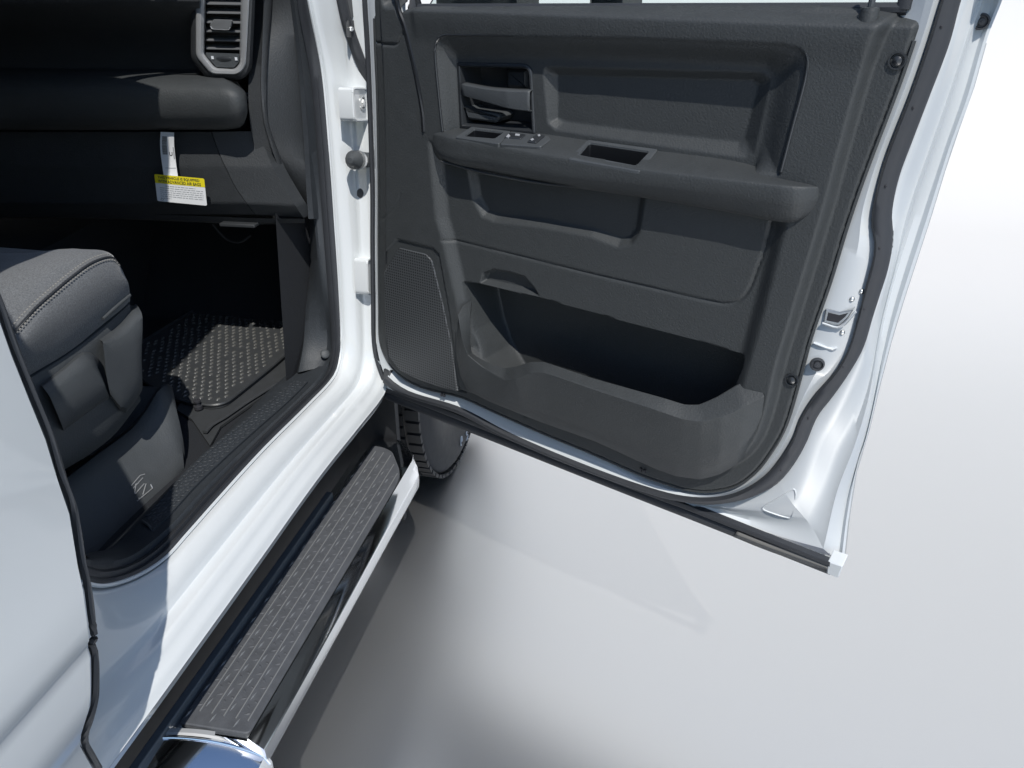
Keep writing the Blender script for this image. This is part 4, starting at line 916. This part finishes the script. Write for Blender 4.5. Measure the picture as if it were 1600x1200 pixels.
# seat base cover on the floor
b0_ = [(-60, 850), (60, 780), (103, 748), (150, 712), (206, 670), (232, 636), (250, 607), (262, 603), (272, 611)]
b1_ = [(-40, 900), (80, 822), (130, 786), (170, 752), (215, 714), (245, 680), (264, 650), (274, 640), (280, 648)]
b2_ = [(-20, 960), (95, 880), (150, 842), (190, 806), (228, 770), (262, 732), (280, 706), (288, 700), (289, 712)]
b3_ = [(0, 990), (105, 905), (160, 866), (198, 836), (232, 800), (262, 766), (280, 740), (287, 730), (290, 728)]
bc = loft('seat_base_cover', [sx([(x, y-4) for x, y in b0_], -.42), sx(b0_, -.365), sx(b1_, -.325), sx(b2_, -.285), sx(b3_, -.272), sx([(x, y+8) for x, y in b3_], -.275)], GREY, truck, n=53, sub=3)
# embossed lozenge mark on the cover
def em(x, y): return hit(bc, x, y, .0008)
mb = MB()
for a, b in (((205, 759), (219, 743)), ((219, 743), (226, 741)), ((208, 763), (223, 747)), ((210, 772), (212, 757)), ((212, 757), (216, 755)), ((211, 772), (225, 756)), ((223, 773), (228, 756)), ((214, 783), (238, 763)), ((238, 763), (235, 757)), ((217, 778), (217, 780))):
    mb.add(*frame_tube([em(*a), em(*b)], .0011, 5))
mb.build('embossed_mark', WHITEP if False else GLOSSY, bc, recalc=True)

# ------------------------------------------------------------------ floor liner and mat
ZF = .655
fl_px = [(345, 665), (328, 696), (300, 655), (276, 640), (282, 625), (240, 603), (180, 560), (300, 500), (470, 470), (482, 545), (463, 590), (420, 612)]
lin = [PZ(x, y, ZF-.006) for x, y in fl_px]
mk('floor_liner', lin, [tuple(range(len(lin)))], MAT, truck, smooth=False, face_cam=True, solid=.006)
mo = rounded([(238, 604), (281, 625), (330, 634), (352, 630), (390, 600), (425, 572), (464, 538), (476, 470), (300, 486), (180, 560)], 12, 4)
MP = np.array([PZ(x, y, ZF+.006)[:2] for x, y in mo])
matt = mk('floor_mat', *slab(MP, lambda a, b, d_: np.array([a, b, d_]), ZF-.004, ZF+.004, .002), MAT, recalc=True)
matt['label'] = 'black rubber floor mat with raised nubs in the footwell'; matt['category'] = 'floor mat'
rim = np.vstack([MP, MP[:1]]); rp = np.array([(a, b, ZF+.006) for a, b in rim]); tube('mat_rim', rp, .004, MAT, matt, seg=6)
mb = MB(); ins = offset2(MP, .018)
xs = np.arange(-.75, -.2, .0215); ys = np.arange(1.2, 2.0, .0185)
cand = np.array([(x+(.0107 if j % 2 else 0), y) for j, y in enumerate(ys) for x in xs]); kk = sdf(ins, cand) < 0
for (x, y), ok in zip(cand, kk):
    if not ok or random.random() < .10: continue
    x += random.uniform(-.0012, .0012); y += random.uniform(-.0012, .0012); p = np.array([x, y, ZF+.0035]); dv = np.array([.3, 1, 0])/1.044; ev = np.array([-dv[1], dv[0], 0]); L, Wd = .0076, .0040
    ringv = [p+dv*L*math.cos(a)+ev*Wd*math.sin(a) for a in np.linspace(0, 2*math.pi, 8, endpoint=False)]
    top_ = [p+dv*L*.55*math.cos(a)+ev*Wd*.55*math.sin(a)+np.array([0, 0, .0035]) for a in np.linspace(0, 2*math.pi, 8, endpoint=False)]
    mb.add(ringv+top_, [(i, (i+1) % 8, 8+(i+1) % 8, 8+i) for i in range(8)]+[tuple(range(8, 16))])
mb.build('raised_nubs', NUB, matt, recalc=True, kind='stuff', sharp=80)
c = PZ(310, 636, ZF+.002); V, Fc = ring(c, (0, 0, 1), [(.010, -.004), (.010, .004), (.006, .005), (.005, .012), (.0085, .014), (.0085, .018), (.0005, .019)], 14); mk('mat_post', V, Fc, INK, truck, recalc=True)
tube('liner_ridge', np.array([PZ(x, y, ZF+.001) for x, y in sc([(320, 675), (330, 664), (350, 652), (385, 628), (430, 600)], 30)]), .006, MAT, truck, seg=8, flat=.6)

# ------------------------------------------------------------------ paper tag hanging from the glove box
tag = bpy.data.objects.new('warning_tag', None); scene.collection.objects.link(tag)
TL = PY(262, 209, 1.535); tag.location = TL; ORG['warning_tag'] = TL
tag['label'] = 'white paper tag with yellow printed card hanging under the dash roll'; tag['category'] = 'tag'
YT = 1.535
def q4(c4):
    c4 = [np.array(p, float) for p in c4]
    def f(u, v, h=0):
        p = (c4[0]*(1-u)+c4[1]*u)*(1-v)+(c4[3]*(1-u)+c4[2]*u)*v; return PY(p[0], p[1], YT-.001-h)
    return f
L_ = sc([(251, 206), (250, 222), (251, 240), (253, 256), (256, 276)], 16); R_ = sc([(272, 207), (272, 225), (274, 246), (276, 262), (278, 276)], 16)
def strip(u, t, h=0):
    i = min(int(t*15), 14); f = t*15-i; l = L_[i]*(1-f)+L_[i+1]*f; r = R_[i]*(1-f)+R_[i+1]*f; p = l*(1-u)+r*u
    return PY(p[0], p[1], YT+.006*math.sin(t*3)-h)
V = [strip(u, t, h) for h in (-.0006, 0) for t in np.linspace(0, 1, 16) for u in (0, .5, 1)]
Fc = []
for h in (0, 48):
    for i in range(15):
        for j in range(2): a = h+i*3+j; Fc.append((a, a+1, a+4, a+3))
sp = mk('paper_strip', V, Fc, PAPER, tag)
mb = MB(); t = .10
for k in range(34):
    wv = random.choice((.004, .006, .009)); V = [strip(.14, t, .0007), strip(.48, t, .0007), strip(.48, t+wv, .0007), strip(.14, t+wv, .0007)]; mb.add(V, [(0, 1, 2, 3)]); t += wv+random.choice((.004, .006, .008))
    if t > .68: break
mb.build('barcode', INK, sp, smooth=False, kind='stuff')
tv, tf_ = text2('U'); tv = tv/tv[:, 1].max()
mk('printed_letter', [strip(.62+.22*a, .50-.09*(1-b)+.06, .0007) if False else strip(.60+.26*a, .44+.09*(1-b), .0007) for a, b in tv], tf_, INK, sp, smooth=False)
mk('printed_line', [strip(.2, .80, .0007), strip(.95, .80, .0007), strip(.95, .81, .0007), strip(.2, .81, .0007)], [(0, 1, 2, 3)], GREYINK, sp, smooth=False)
mk('small_print', [strip(.88, .33, .0007), strip(.95, .33, .0007), strip(.95, .60, .0007), strip(.88, .60, .0007)], [(0, 1, 2, 3)], GREYINK, sp, smooth=False)
card = q4([(241, 272), (319, 279), (323.5, 321.5), (246, 314)])
cp = rounded([(0, 0), (1, 0), (1, 1), (0, 1)], .045, 4)
V = [card(a, b, .002) for a, b in cp]+[card(a, b, .003) for a, b in cp]; m_ = len(cp)
cardo = mk('printed_card', V, [tuple(range(m_)), tuple(range(m_, 2*m_))]+[(i, (i+1) % m_, m_+(i+1) % m_, m_+i) for i in range(m_)], PAPER, tag, smooth=False, recalc=True)
bp = rounded([(.0, .0), (1, 0), (1, .325), (0, .325)], [.045, .045, .001, .001], 4)
mk('yellow_header', [card(a, b, .0034) for a, b in bp], [tuple(range(len(bp)))], YELLOW, cardo, smooth=False, face_cam=True)
for s_, v0_, u1 in (('THIS VEHICLE IS EQUIPPED', .05, .90), ('WITH ADVANCED AIR BAGS', .185, .92)):
    tv, tf_ = text2(s_); tv[:, 0] /= tv[:, 0].max(); tv[:, 1] /= tv[:, 1].max()
    mk('header_text', [card(.06+(u1-.06)*a, v0_+.115*(1-b), .0038) for a, b in tv], tf_, INK, cardo, smooth=False)
mb = MB()
for k, v_ in enumerate((.40, .48, .56, .635, .71, .785, .86)):
    u = .20 if k == 0 else .08; end = .80 if k == 0 else (.95 if k < 6 else .30)
    while u < end:
        l_ = random.uniform(.03, .10); mb.add([card(u, v_, .0034), card(min(u+l_, end), v_, .0034), card(min(u+l_, end), v_+.022, .0034), card(u, v_+.022, .0034)], [(0, 1, 2, 3)]); u += l_+.015
mb.build('body_text', GREYINK, cardo, smooth=False, kind='stuff')
mb = MB(); c_ = [(.10+.03*math.cos(a), .93+.035*math.sin(a)) for a in np.linspace(0, 6.28, 14)]
for i in range(13):
    a, b = np.array(c_[i]), np.array(c_[i+1]); e = np.array([.10, .93]); mb.add([card(*a, .0034), card(*b, .0034), card(*(b*.75+e*.25), .0034), card(*(a*.75+e*.25), .0034)], [(0, 1, 2, 3)])
mb.build('printed_ring', INK, cardo, smooth=False)
